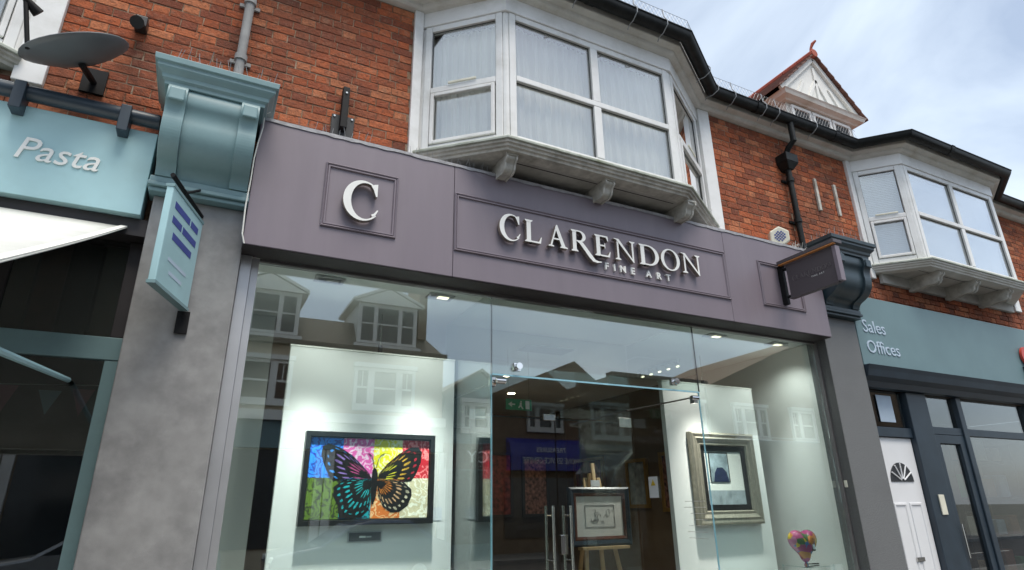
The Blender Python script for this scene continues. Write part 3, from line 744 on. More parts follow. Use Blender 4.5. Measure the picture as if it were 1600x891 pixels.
def gl_R():
    to = [(0.40, 0.52), (0.55, 0.46), (0.75, 0.22), (0.98, -0.08), (1.13, -0.245), (1.30, -0.285), (1.42, -0.27)]
    ti = [(0.30, 0.44), (0.38, 0.40), (0.58, 0.15), (0.82, -0.17), (1.00, -0.335), (1.20, -0.365), (1.42, -0.315)]
    return stem(0.08)+[('s', arc(0.38, 0.73, 0.33, 0.27, 90, -90, 20), arc(0.38, 0.73, 0.17, 0.205, 90, -90, 20)), ('p', [(0.24, 0.935), (0.24, 1.0), (0.385, 1.0), (0.385, 0.935)]), ('p', [(0.24, 0.46), (0.24, 0.525), (0.385, 0.525), (0.385, 0.46)]), ('s', to, ti)]
GLYPH = dict(C=gl_C, L=gl_L, A=gl_A, R=gl_R, E=gl_E, N=gl_N, D=gl_D, O=gl_O)
def letter(ch, h, wscale, depth, mats, parent, place, name='letter', gap=0.012):
    """place: maps (u along, v up, d out) to world"""
    m = MB()
    for k, pc in enumerate(GLYPH[ch]()):
        de = depth+0.0007*k*min(1, depth/0.04)
        def vtx(p, dd): return place(p[0]*h*wscale, p[1]*h, dd)
        if pc[0] == 'p':
            pts = pc[1]; n = len(pts); k0 = len(m.v)
            m.v += [tuple(vtx(p, de)) for p in pts]+[tuple(vtx(p, gap)) for p in pts]
            m.f.append(tuple(k0+i for i in range(n))); m.m.append(0)
            m.f.append(tuple(k0+n+i for i in range(n-1, -1, -1))); m.m.append(1)
            for i in range(n): m.f.append((k0+i, k0+n+i, k0+n+(i+1) % n, k0+(i+1) % n)); m.m.append(1)
        else:
            A, B = pc[1], pc[2]; n = len(A); k0 = len(m.v)
            for lst, dd in ((A, de), (B, de), (A, gap), (B, gap)): m.v += [tuple(vtx(p, dd)) for p in lst]
            for i in range(n-1):
                m.f.append((k0+i, k0+i+1, k0+n+i+1, k0+n+i)); m.m.append(0)
                m.f.append((k0+2*n+i, k0+3*n+i, k0+3*n+i+1, k0+2*n+i+1)); m.m.append(1)
                m.f.append((k0+i, k0+2*n+i, k0+2*n+i+1, k0+i+1)); m.m.append(1)
                m.f.append((k0+n+i, k0+n+i+1, k0+3*n+i+1, k0+3*n+i)); m.m.append(1)
            if Vector(A[0]).to_tuple(4) != Vector(A[-1]).to_tuple(4):
                for i in (0, n-1): m.f.append((k0+i, k0+n+i, k0+3*n+i, k0+2*n+i)); m.m.append(1)
    return m.build(name, mats, parent)
def on_fascia(x, z): return lambda u, v, d: (x+u, -d, z+v)
letter('C', 0.305, 1.0, 0.055, ['letter_white', 'letter_side'], fa, on_fascia(0.648, 3.545))
WORD = (('C', 1.888, 0.228, 0.98, 3.612), ('L', 2.117, 0.200, 1.12, 3.630), ('A', 2.338, 0.200, 0.98, 3.630), ('R', 2.562, 0.200, 1.06, 3.628), ('E', 2.803, 0.200, 1.12, 3.628),
        ('N', 3.010, 0.200, 1.20, 3.628), ('D', 3.283, 0.200, 1.22, 3.628), ('O', 3.533, 0.205, 1.11, 3.626), ('N', 3.776, 0.200, 1.22, 3.628))
for ch, x, h, ws, z in WORD:
    letter(ch, h, ws, 0.052, ['letter_white', 'letter_side'], fa, on_fascia(x, z))
for ch, x in zip("FINEART", (2.925, 3.018, 3.085, 3.205, 3.375, 3.495, 3.605)):
    text_obj('small_letter', ch, 0.088, 'letter_white', fa, (x-0.004, -0.010, 3.530), extrude=0.010, off=0.0022)

# ================================================================== projecting sign
ps = thing('projecting_sign', (5.16, 0.0, 3.5), 'dark purple projecting sign with trough light, jutting out at the right end of the fascia', 'shop sign')
SX = 5.16
mat('sign_purple', (0.085, 0.072, 0.08), 0.45, var=0.06, scale=4)
MB().box(SX-0.016, SX+0.016, -0.645, -0.105, 3.558, 3.900).build('panel', 'sign_purple', ps, bevel=0.003)
MB().box(SX-0.032, SX+0.032, -0.685, -0.646, 3.550, 3.905).build('end_strip', 'purple', ps, bevel=0.003)
MB().box(SX-0.030, SX+0.030, -0.645, -0.100, 3.540, 3.556).build('bottom_rail', 'sign_purple', ps, bevel=0.002)
tr_ = MB().box(SX-0.062, SX+0.062, -0.70, -0.035, 3.925, 3.962).build('trough_light', 'sign_purple', ps, bevel=0.004)
MB().box(SX-0.060, SX-0.020, -0.69, -0.05, 3.914, 3.9235).build('light_strip', 'orange_strip', tr_)
MB().box(SX-0.02, SX+0.02, -0.06, 0.0, 3.50, 3.93).build('wall_plate', 'iron_black', ps, bevel=0.004)
for z in (3.575, 3.875):
    m = MB(); m.tube([(SX, -0.06, z), (SX, -0.106, z)], 0.011, 10); m.sphere((SX, -0.083, z), 0.018, 10, 6); m.build('stand_off', 'iron_black', ps, smooth=True)
def on_blade(y, z): return lambda u, v, d: (SX-0.016-d, y-u, z+v)
bw = 0.050; yy = -0.165
for ch, x, h, ws, z in WORD:
    k = 0.44/(4.03-1.888)
    letter(ch, h*0.235, ws*0.92, 0.004, ['grey_text', 'grey_text'], ps, on_blade(-0.160-(x-1.888)*k, 3.715+(z-3.628)*0.235), 'small_letter', 0.0005)
text_obj('lettering', 'FINE ART', 0.024, 'letter_white', ps, (SX-0.0175, -0.375, 3.680), rot=(R(90), 0, R(-90)), extrude=0.001, spacing=1.5)

# ================================================================== fixtures on the front of the gallery
sb_ = thing('sign_bracket', (0.64, YB, 4.45), 'black steel bracket bar on a square bolted plate on the left brick wall', 'bracket')
MB().box(0.555, 0.735, YB-0.018, YB-0.001, 4.375, 4.60).build('back_plate', 'plate_dark', sb_, bevel=0.003)
MB().box(0.615, 0.668, YB-0.09, YB-0.0185, 4.45, 4.835).build('upright', 'iron_black', sb_, bevel=0.004)
for x, z in ((0.575, 4.58), (0.715, 4.58), (0.575, 4.395), (0.715, 4.395)):
    MB().tube([(x, YB-0.0185, z), (x, YB-0.026, z)], 0.009, 6).build('bolt', 'steel', sb_)
MB().tube([(0.642, YB-0.0905, 4.775), (0.642, YB-0.097, 4.775)], 0.009, 6).build('bolt', 'steel', sb_)

al = thing('alarm_siren', (5.50, 0.2, 4.27), 'cream hexagonal siren box on the fascia top beside the black downpipe', 'siren')
ax, ay, az = 5.47, 0.16, 4.40
fr = Vector((-0.55, -0.80, -0.10)).normalized(); sd_ = fr.cross(Vector((0, 0, 1))).normalized(); ud = sd_.cross(fr)
def ax_pt(a, b, c): return tuple(Vector((ax, ay, az))+sd_*a+ud*b+fr*c)
hexp = [(0.12*math.cos(R(60*i+30)), 0.12*math.sin(R(60*i+30))) for i in range(6)]
MB().hexa([ax_pt(a, b, -0.05) for a, b in hexp], [ax_pt(a, b, 0.05) for a, b in hexp]).build('housing', 'cream_plastic', al, bevel=0.014)
gr = MB()
for i in range(-3, 4):
    for j in range(-3, 4):
        if abs(i)+abs(j) < 6 and (i+j) % 2 == 0:
            a, b = i*0.017, j*0.017
            gr.hexa([ax_pt(a+p, b+q, 0.0505) for p, q in ((-0.008, -0.008), (0.008, -0.008), (0.008, 0.008), (-0.008, 0.008))], [ax_pt(a+p, b+q, 0.054) for p, q in ((-0.008, -0.008), (0.008, -0.008), (0.008, 0.008), (-0.008, 0.008))])
gr.build('speaker_grille', 'ink_blue', al)
MB().box(ax-0.03, ax+0.05, ay, 0.296, 4.29, 4.335).build('mounting_bracket', 'plate_dark', al)

# bird spikes along the ledges (nobody could count them)
spk = MB()
def spikes(xa, xb, y, z, step, hmin, hmax, lean=0.3):
    x = xa
    while x < xb:
        h = random.uniform(hmin, hmax)
        spk.tube([(x, y, z), (x+random.uniform(-lean, lean)*h, y+random.uniform(-0.5, 0.3)*h, z+h)], 0.0016, 4, cap=False)
        x += step*random.uniform(0.6, 1.4)
spikes(0.30, 0.85, 0.02, ZT, 0.055, 0.05, 0.10); spikes(1.15, 1.9, 0.02, ZT, 0.04, 0.05, 0.09); spikes(0.06, 0.15, 0.02, ZT, 0.03, 0.06, 0.10)
spikes(1.9, 3.75, 0.14, ZT+0.02, 0.019, 0.07, 0.085, 0.05)
spikes(5.55, 5.80, 0.03, ZT, 0.03, 0.06, 0.11)
tag(spk.build('bird_spikes', 'wire'), 'thin metal bird spikes standing along the top of the purple fascia', 'bird spikes', kind='stuff')
spk2 = MB(); spk_keep = spk; spk = spk2
for k in range(8): spikes(5.86, 6.42, -0.24+0.045*k, 4.345, 0.085, 0.07, 0.12)
tag(spk.build('bird_spikes', 'wire'), 'thin metal bird spikes on top of the dark scrolled console at the right', 'bird spikes', kind='stuff')
spk = MB()
for k in range(6): spikes(-0.5, 0.1, -0.24+0.05*k, 4.345, 0.07, 0.07, 0.12)
tag(spk.build('bird_spikes', 'wire'), 'thin metal bird spikes on top of the pale teal console at the left', 'bird spikes', kind='stuff')

# dirt and twigs lodged behind the siren
tw = MB()
for i in range(60):
    x = random.uniform(5.55, 5.84); y = random.uniform(0.05, 0.28); z = 4.23
    a = random.uniform(0, 6.28); l = random.uniform(0.05, 0.14)
    tw.tube([(x, y, z+random.uniform(0, 0.05)), (x+l*math.cos(a), y+l*math.sin(a)*0.3, z+random.uniform(0.02, 0.12))], 0.003, 4, cap=False)
tag(tw.build('nest_twigs', 'old_timber'), 'loose dry twigs lodged at the foot of the black downpipe', 'twigs', kind='stuff')

# wire mesh guard standing in the gutter
wg = thing('wire_guard', (4.0, 0.0, 6.1), 'diamond wire mesh bird guard with curved hooks along the black gutter', 'wire guard')
gp = [Vector(p) for p in ((1.28, YB), (1.877, -0.23), (3.747, -0.23), (4.60, YB), (6.04, YB), (7.2, YB))]
offp = []
for i, p in enumerate(gp):
    ds = []
    if i: ds.append((gp[i]-gp[i-1]).normalized())
    if i < len(gp)-1: ds.append((gp[i+1]-gp[i]).normalized())
    nn = [Vector((d.y, -d.x)) for d in ds]; mn = sum(nn, Vector((0, 0))).normalized()
    offp.append(p+mn*(0.26/mn.dot(nn[0])))
ms_ = MB(); hk = []
Z0, HT = ZCOR+0.16, 0.155
for i in range(len(offp)-1):
    a, b = offp[i], offp[i+1]; ln = (b-a).length; d = (b-a)/ln
    n = int(ln/0.05); s_ = 0.5*HT
    for k in range(-3, n+1):
        for sg in (1, -1):
            t0 = k*0.05; t1 = t0+HT*0.62
            if sg < 0: t0, t1 = t1, t0
            za, zb = Z0, Z0+HT
            def cl(ta, tb, za, zb):
                if ta < 0: za = za+(zb-za)*(-ta)/(tb-ta); ta = 0
                if ta > ln: za = za+(zb-za)*(ln-ta)/(tb-ta); ta = ln
                return ta, za
            if max(t0, t1) <= 0 or min(t0, t1) >= ln: continue
            ta, z_a = cl(t0, t1, za, zb); tb, z_b = cl(t1, t0, zb, za)
            if abs(ta-tb) < 0.002: continue
            p = a+d*ta; q = a+d*tb
            ms_.tube([(p.x, p.y, z_a), (q.x, q.y, z_b)], 0.0013, 3, cap=False)
    ms_.tube([(a.x, a.y, Z0+HT), (b.x, b.y, Z0+HT)], 0.0022, 5, cap=False)
me = ms_.build('mesh_wire', 'wire', wg); me['kind'] = 'stuff'
for (i, t) in ((1, 0.72), (1, 1.35), (1, 1.72), (2, 0.62), (2, 0.98), (3, 0.28), (3, 0.78), (3, 1.0), (4, 0.30), (4, 0.36)):
    a, b = offp[i], offp[i+1]; d = (b-a).normalized(); nr = Vector((d.y, -d.x)); p = a+d*t
    def hp(o, z): return (p.x+nr.x*o, p.y+nr.y*o, z)
    if (i, t) == (4, 0.36): continue
    MB().tube([hp(0, Z0+HT+0.01), hp(0.012, Z0+0.06), hp(0.055, Z0-0.02), hp(0.05, Z0-0.07), hp(-0.02, Z0-0.115), hp(-0.09, Z0-0.12), hp(-0.112, Z0-0.15)], 0.0055, 6).build('hook', 'wire', wg, smooth=True)

tag(MB().box(GX1+0.012, GX1+0.05, 0.165, 0.199, 1.735, 1.80).build('door_sensor', 'cream_plastic', bevel=0.004), 'small white plastic sensor box on the dark frame right of the window', 'sensor')
cb = MB().tube([(0.095, -0.05, 4.245), (0.06, -0.045, 4.22), (0.062, -0.03, 4.12), (0.045, -0.025, 3.98), (0.036, -0.02, 3.86), (0.036, -0.015, 3.70), (0.03, -0.015, 3.5), (0.036, -0.015, 3.30), (0.055, -0.012, 3.235)], 0.005, 7).build('cable', 'mount_white', smooth=True)
tag(cb, 'thin white cable hanging down the left end of the purple fascia', 'cable')

# ================================================================== inside the gallery window
PY = 1.0
LP = thing('partition_wall', (1.23, PY, 0), 'white freestanding display partition behind the left window with the butterfly picture', 'partition', 'white display partitions')
MB().box(0.525, 1.935, PY, PY+0.06, 0.32, 2.835).build('board', 'interior_white', LP, bevel=0.003)
MB().box(0.522, 1.938, PY-0.004, PY+0.064, 2.836, 2.85).build('top_cap', 'mount_white', LP)
RP = thing('partition_wall', (4.95, PY, 0), 'white freestanding display partition behind the right window with the silver framed picture', 'partition', 'white display partitions')
MB().box(4.30, 5.62, PY, PY+0.06, 0.32, 2.835).build('board', 'interior_white', RP, bevel=0.003)
MB().box(4.297, 5.623, PY-0.004, PY+0.064, 2.836, 2.85).build('top_cap', 'mount_white', RP)
tag(MB().box(0.11, 1.94, GY+0.07, PY+0.3, 0.0, 0.318).build('display_plinth', 'interior_white', bevel=0.004), 'low white window plinth inside the left shop window', 'plinth', 'window plinths')
tag(MB().box(4.11, 5.945, GY+0.07, PY+0.3, 0.0, 0.318).build('display_plinth', 'interior_white', bevel=0.004), 'low white window plinth inside the right shop window', 'plinth', 'window plinths')

tag(MB().box(0.12, 0.44, 1.72, 1.77, 0.0, 3.27).build('partition_wall', 'interior_white'), 'narrow white partition standing far left behind the shop window', 'partition')
# --- butterfly picture
def graffiti(name, c, c2, sc_=3.2):
    m = bpy.data.materials.new(name); m.use_nodes = True; n = m.node_tree; b = n.nodes["Principled BSDF"]; b.inputs['Roughness'].default_value = 0.5
    t = n.nodes.new("ShaderNodeTexCoord")
    wv = n.nodes.new("ShaderNodeTexWave"); wv.inputs['Scale'].default_value = sc_; wv.inputs['Distortion'].default_value = 22; wv.inputs['Detail'].default_value = 3; wv.inputs['Detail Scale'].default_value = 3.0
    n.links.new(t.outputs['Object'], wv.inputs['Vector'])
    r = n.nodes.new("ShaderNodeValToRGB"); r.color_ramp.elements[0].position = 0.55; r.color_ramp.elements[1].position = 0.92
    r.color_ramp.elements[0].color = tuple(c)+(1,); r.color_ramp.elements[1].color = tuple(c2)+(1,)
    n.links.new(wv.outputs['Fac'], r.inputs[0])
    nz2 = n.nodes.new("ShaderNodeTexNoise"); nz2.inputs['Scale'].default_value = 12; n.links.new(t.outputs['Object'], nz2.inputs['Vector'])
    hs = n.nodes.new("ShaderNodeMixRGB"); hs.blend_type = 'MULTIPLY'; hs.inputs[0].default_value = 0.5
    n.links.new(r.outputs[0], hs.inputs[1]); n.links.new(nz2.outputs['Fac'], hs.inputs[2])
    br_ = n.nodes.new("ShaderNodeMixRGB"); br_.blend_type = 'MULTIPLY'; br_.inputs[0].default_value = 1; br_.inputs[2].default_value = (1.6, 1.6, 1.6, 1)
    n.links.new(hs.outputs[0], br_.inputs[1]); n.links.new(br_.outputs[0], b.inputs['Base Color'])
    MATS[name] = m; return name
blocks = [graffiti('gr_blue', (0.03, 0.25, 0.85), (0.02, 0.05, 0.35)), graffiti('gr_pink', (0.75, 0.12, 0.42), (0.85, 0.6, 0.75)), graffiti('gr_yellow', (0.80, 0.72, 0.02), (0.85, 0.85, 0.5)), graffiti('gr_red', (0.55, 0.015, 0.03), (0.85, 0.25, 0.25)),
          graffiti('gr_olive', (0.10, 0.17, 0.02), (0.02, 0.03, 0.01)), graffiti('gr_teal', (0.01, 0.28, 0.32), (0.02, 0.03, 0.06)), graffiti('gr_orange', (0.62, 0.16, 0.03), (0.8, 0.5, 0.25)), graffiti('gr_cream', (0.62, 0.55, 0.36), (0.82, 0.8, 0.66))]
BX0, BX1, BZ0, BZ1 = 0.705, 1.750, 1.480, 2.168
bf = thing('butterfly_picture', (1.22, PY, 1.5), 'black framed picture of a dark butterfly over bright graffiti colour blocks', 'picture')
MB().rect_ring(BX0, BX1, BZ0, BZ1, [(0, PY-0.001), (0, PY-0.065), (0.038, PY-0.065), (0.038, PY-0.001)]).build('frame', 'black_frame', bf, bevel=0.002)
cx0, cx1, cz0, cz1 = BX0+0.045, BX1-0.045, BZ0+0.045, BZ1-0.045
cW, cH = cx1-cx0, cz1-cz0
for row in (0, 1):
    for c in range(4):
        m = MB(); a = cx0+cW*(0, 0.26, 0.515, 0.76, 1.0)[c]; b = cx0+cW*(0, 0.26, 0.515, 0.76, 1.0)[c+1]
        za, zb = (cz0+cH*0.5, cz1) if row == 0 else (cz0, cz0+cH*0.5)
        m.box(a, b, PY-0.040, PY-0.002, za, zb); m.build('colour_block', blocks[row*4+c], bf)
def uv(px, py):
    u = 0.5; v = 0.5
    for _ in range(4):
        le = 110-(py-45)*65/675; re = 1050-(py-70)*40/620; u = (px-le)/(re-le)
        tp_ = 45+u*25; bt = 720-u*30; v = (bt-py)/(bt-tp_)
    return (cx0+cW*u, cz0+cH*v)
def resample(poly, n):
    L_ = [0]
    for i in range(len(poly)-1): L_.append(L_[-1]+math.dist(poly[i], poly[i+1]))
    out = []
    for k in range(n+1):
        t = L_[-1]*k/n; i = 0
        while i < len(L_)-2 and L_[i+1] < t: i += 1
        f = (t-L_[i])/(L_[i+1]-L_[i]+1e-9); out.append((poly[i][0]+(poly[i+1][0]-poly[i][0])*f, poly[i][1]+(poly[i+1][1]-poly[i][1])*f))
    return out
wings = [
 ((562, 385), [(545, 345), (500, 290), (420, 200), (330, 135), (240, 98), (192, 120), (178, 190), (200, 280), (235, 370), (265, 405), (330, 400), (430, 372), (540, 392)], ((0.03, 0.22, 0.62), (0.45, 0.07, 0.22))),
 ((560, 405), [(540, 395), (430, 378), (340, 400), (270, 455), (262, 530), (295, 600), (305, 700), (400, 712), (480, 690), (530, 640), (548, 560)], ((0.01, 0.30, 0.33), (0.02, 0.45, 0.48))),
 ((608, 385), [(622, 345), (690, 265), (790, 180), (890, 125), (955, 125), (982, 165), (970, 250), (930, 340), (885, 405), (830, 412), (740, 385), (625, 392)], ((0.40, 0.02, 0.04), (0.62, 0.58, 0.03))),
 ((605, 405), [(625, 398), (720, 390), (820, 408), (885, 470), (885, 520), (850, 600), (780, 650), (710, 655), (650, 615), (610, 530)], ((0.55, 0.48, 0.34), (0.60, 0.20, 0.03))),
]
cellm = {}
for wi, (J, poly, (co, ci)) in enumerate(wings):
    j = uv(*J); pl = [uv(*p) for p in poly]
    m = MB(); yv = PY-0.0415
    pts = [j]+pl
    m.prism_y(pts, yv, PY-0.0405)
    wing = m.build('wing', 'black_frame', bf)
    rs = resample(pl, 15)
    for k, (t0, t1, c) in enumerate(((0.22, 0.50, ci), (0.55, 0.78, tuple((a+b)/2 for a, b in zip(co, ci))), (0.82, 0.95, co))):
        key = (wi, k); mat('cell_%d_%d' % key, c, 0.5, var=0.45, scale=30)
        mb = MB()
        for q in range(15):
            if t0 < 0.3 and q % 2 and random.random() < 0.3: continue
            g0, g1 = 0.24+random.uniform(0, 0.12), 0.76-random.uniform(0, 0.12)
            A = [rs[q][i]+(rs[q+1][i]-rs[q][i])*g0 for i in (0, 1)]; B = [rs[q][i]+(rs[q+1][i]-rs[q][i])*g1 for i in (0, 1)]
            r0 = t0+random.uniform(0, 0.05); r1 = t1-random.uniform(0, 0.06)
            quad = []
            for (P_, t) in ((A, r0), (A, r0+(r1-r0)*0.7), ([(A[i]+B[i])/2 for i in (0, 1)], r1), (B, r0+(r1-r0)*0.7), (B, r0)):
                quad.append((j[0]+(P_[0]-j[0])*t, j[1]+(P_[1]-j[1])*t))
            mb.prism_y(quad, yv-0.0008, yv-0.0001)
        mb.build('wing_cells', 'cell_%d_%d' % key, wing)
bd = [uv(*p) for p in ((585, 295), (603, 310), (612, 345), (606, 440), (592, 530), (570, 592), (556, 590), (553, 500), (560, 400), (570, 320))]
MB().prism_y(bd, PY-0.044, PY-0.0405).build('body', 'black_frame', bf)
for pts in ([(585, 297), (580, 240), (565, 195), (540, 178)], [(600, 297), (620, 230), (645, 190), (670, 180)]):
    MB().tube([(uv(*p)[0], PY-0.042, uv(*p)[1]) for p in pts], 0.0025, 5).build('antenna', 'black_frame', bf)

def plaque(x0, x1, z0, z1, label):
    t = thing('plaque', ((x0+x1)/2, PY, z0), label, 'plaque')
    MB().box(x0-0.012, x1+0.012, PY-0.005, PY-0.001, z0-0.01, z1+0.01).build('backing', 'alu', t)
    MB().box(x0, x1, PY-0.009, PY-0.0055, z0, z1).build('plate', 'plaque_grey', t)
    MB().box(x0+0.08*(x1-x0)/0.25, x0+0.13*(x1-x0)/0.25, PY-0.0098, PY-0.0092, (z0+z1)/2-0.008, (z0+z1)/2+0.006).build('name_print', 'letter_white', t)
    MB().box(x0+0.135*(x1-x0)/0.25, x0+0.175*(x1-x0)/0.25, PY-0.0098, PY-0.0092, (z0+z1)/2-0.007, (z0+z1)/2+0.004).build('name_print', 'alu', t)
plaque(1.10, 1.345, 1.365, 1.425, 'small grey name plaque under the butterfly picture')
plaque(4.78, 5.02, 1.40, 1.455, 'small grey name plaque under the silver framed picture')
tag(MB().box(1.755, 1.845, PY-0.003, PY-0.001, 1.50, 1.60).build('picture_label', 'paper'), 'small white caption card beside the lower right corner of the butterfly picture', 'label')

# --- silver framed picture (its painted scene is replaced by a plain generic study in the same colours)
FX0, FX1, FZ0, FZ1 = 4.56, 5.47, 1.395, 2.315
sp = thing('silver_framed_picture', (5.0, PY, 1.4), 'picture in a wide silver moulded frame with black mount on the right panel', 'picture')
MB().rect_ring(FX0, FX1, FZ0, FZ1, [(0, PY-0.001), (0, PY-0.055), (0.02, PY-0.07), (0.05, PY-0.062), (0.065, PY-0.07), (0.10, PY-0.05), (0.125, PY-0.052), (0.135, PY-0.035), (0.135, PY-0.001)]).build('frame', 'silver_frame', sp)
MB().rect_ring(FX0+0.137, FX1-0.137, FZ0+0.137, FZ1-0.137, [(0, PY-0.002), (0, PY-0.03), (0.055, PY-0.03), (0.055, PY-0.002)]).build('slip', 'black_frame', sp)
i0 = 0.193
MB().box(FX0+i0, FX1-i0, PY-0.022, PY-0.003, FZ0+i0, FZ1-i0).build('mount', 'mount_white', sp)
mat('study_sky', (0.27, 0.33, 0.36), 0.6, var=0.5, scale=9); mat('study_navy', (0.012, 0.02, 0.06), 0.6, var=0.3, scale=12); mat('study_ground', (0.30, 0.34, 0.36), 0.6, var=0.35, scale=10)
MB().box(FX0+i0, FX1-i0, PY-0.0235, PY-0.0225, FZ0+i0, FZ0+i0+0.14).build('ground_wash', 'study_ground', sp)
ux0, ux1, uz0, uz1 = FX0+0.26, FX0+0.26+0.25, FZ0+0.415, FZ1-0.215
MB().box(ux0-0.014, ux1+0.014, PY-0.0255, PY-0.0225, uz0, uz1+0.014).build('inset_border', 'black_frame', sp)
MB().box(ux0, ux1, PY-0.0275, PY-0.0258, uz0+0.003, uz1).build('sky_wash', 'study_sky', sp)
MB().prism_y([(ux0+0.03, uz0+0.004), (ux1-0.01, uz0+0.004), (ux1-0.03, uz0+0.10), (ux1-0.085, uz0+0.15), (ux0+0.09, uz0+0.145), (ux0+0.05, uz0+0.09)], PY-0.0290, PY-0.0278).build('dark_shape', 'study_navy', sp)

# --- easel and framed drawing behind the doors
EY = 2.0
ez = thing('easel', (4.1, EY, 0), 'light pine tripod easel standing inside behind the glass doors', 'easel')
def bar(x0, z0, x1, z1, y0, y1, w=0.022):
    return MB().hexa([(x0-w, y0-0.012, z0), (x0+w, y0-0.012, z0), (x0+w, y0+0.012, z0), (x0-w, y0+0.012, z0)], [(x1-w, y1-0.012, z1), (x1+w, y1-0.012, z1), (x1+w, y1+0.012, z1), (x1-w, y1+0.012, z1)])
bar(3.78, 0, 4.02, 1.9, EY-0.1, EY+0.16).build('leg', 'pine', ez, bevel=0.002)
bar(4.46, 0, 4.20, 1.9, EY-0.1, EY+0.16).build('leg', 'pine', ez, bevel=0.002)
bar(4.11, 0, 4.11, 1.95, EY+0.75, EY+0.19).build('leg', 'pine', ez, bevel=0.002)
bar(4.11, 0.45, 4.11, 2.06, EY-0.02, EY+0.13).build('mast', 'pine', ez, bevel=0.002)
MB().box(3.80, 4.42, EY-0.07, EY+0.03, 1.145, 1.175).build('tray', 'pine', ez, bevel=0.002)
MB().box(4.05, 4.17, EY+0.085, EY+0.095, 1.80, 1.87).build('mast_clip', 'paper', ez)
fd = thing('framed_drawing', (4.1, EY, 1.18), 'small line drawing with white mount and dark frame standing on the easel', 'picture')
ex0, ex1, ez0, ez1 = 3.685, 4.50, 1.178, 1.79
y0 = EY
MB().rect_ring(ex0, ex1, ez0, ez1, [(0, y0+0.03), (0, y0-0.01), (0.02, y0-0.025), (0.06, y0-0.012), (0.06, y0+0.03)]).build('frame', 'navy', fd)
MB().rect_ring(ex0+0.061, ex1-0.061, ez0+0.061, ez1-0.061, [(0, y0+0.03), (0, y0-0.008), (0.012, y0-0.014), (0.036, y0-0.004), (0.036, y0+0.03)]).build('inner_frame', 'mahogany', fd)
MB().box(ex0+0.098, ex1-0.098, y0+0.004, y0+0.02, ez0+0.098, ez1-0.098).build('mount', 'mount_white', fd)
MB().rect_ring(ex0+0.21, ex1-0.21, ez0+0.19, ez1-0.19, [(0, y0+0.0035), (0, y0+0.001), (0.006, y0+0.001), (0.006, y0+0.0035)]).build('drawing_border', 'alu', fd)
sk = MB()
for k in range(16):
    x = random.uniform(ex0+0.26, ex1-0.28); z = random.uniform(ez0+0.24, ez1-0.25)
    sk.tube([(x+0.012*math.cos(i*0.9+k)+0.006*i, y0+0.0025, z+0.018*math.sin(i*1.1+k*2)) for i in range(9)], 0.0011, 4, cap=False)
sk.build('pencil_lines', 'plaque_grey', fd)

# --- heart sculpture on its clear stand
hs_ = thing('heart_sculpture', (5.60, 0.62, 1.0), 'glossy graffiti coloured heart sculpture on a clear stand in the right window', 'sculpture')
hm = bpy.data.materials.new('heart_paint'); hm.use_nodes = True; n = hm.node_tree; b = n.nodes["Principled BSDF"]; b.inputs['Roughness'].default_value = 0.15
t = n.nodes.new("ShaderNodeTexCoord"); nn_ = n.nodes.new("ShaderNodeTexNoise"); nn_.inputs['Scale'].default_value = 9; nn_.inputs['Detail'].default_value = 4
vo = n.nodes.new("ShaderNodeMixRGB"); vo.inputs[0].default_value = 0.10
n.links.new(t.outputs['Object'], nn_.inputs['Vector']); n.links.new(t.outputs['Object'], vo.inputs[1]); n.links.new(nn_.outputs['Color'], vo.inputs[2])
v2 = n.nodes.new("ShaderNodeTexVoronoi"); v2.inputs['Scale'].default_value = 16; n.links.new(vo.outputs[0], v2.inputs['Vector'])
sx = n.nodes.new("ShaderNodeSeparateXYZ"); n.links.new(v2.outputs['Color'], sx.inputs[0])
r = n.nodes.new("ShaderNodeValToRGB"); r.color_ramp.interpolation = 'CONSTANT'
cs = [(0.34, 0.04, 0.15), (0.45, 0.16, 0.28), (0.26, 0.03, 0.08), (0.58, 0.40, 0.04), (0.05, 0.16, 0.38), (0.42, 0.07, 0.18), (0.06, 0.13, 0.05), (0.50, 0.18, 0.04)]
while len(r.color_ramp.elements) < len(cs): r.color_ramp.elements.new(0.5)
for i, c in enumerate(cs): r.color_ramp.elements[i].position = i/len(cs); r.color_ramp.elements[i].color = c+(1,)
n.links.new(sx.outputs[0], r.inputs[0]); n.links.new(r.outputs[0], b.inputs['Base Color']); MATS['heart_paint'] = hm
hv = []; hf = []; NT, NR = 40, 9
HX, HY, HZ = 5.60, 0.62, 1.03
outl = [(0.0115*16*math.sin(t_)**3, 0.0115*(13*math.cos(t_)-5*math.cos(2*t_)-2*math.cos(3*t_)-math.cos(4*t_))) for t_ in [2*math.pi*i/NT for i in range(NT)]]
zmin = min(p[1] for p in outl)
for rr in range(-NR, NR+1):
    a = math.pi/2*rr/NR; s_ = max(0.02, math.cos(a))**0.8
    for (u, v) in outl: hv.append((HX+u*1.0*s_, HY+0.085*math.sin(a), HZ+(v*s_-zmin)*0.92))
for rr in range(2*NR):
    for i in range(NT): hf.append((rr*NT+i, rr*NT+(i+1) % NT, (rr+1)*NT+(i+1) % NT, (rr+1)*NT+i))
MB().add(hv, hf).build('heart', 'heart_paint', hs_, smooth=True)
MB().tube([(HX, HY, HZ+0.01), (HX, HY, HZ-0.02)], [0.008, 0.022], 10).build('knot', 'heart_paint', hs_, smooth=True)
MB().tube([(HX, HY-0.02, HZ-0.01), (HX+0.06, HY-0.04, HZ-0.012), (HX+0.12, HY-0.05, HZ-0.015), (HX+0.15, HY-0.03, HZ-0.012), (HX+0.11, HY-0.01, HZ-0.012), (HX+0.04, HY-0.02, HZ-0.012)], 0.004, 6).build('ribbon', 'black_frame', hs_, smooth=True)
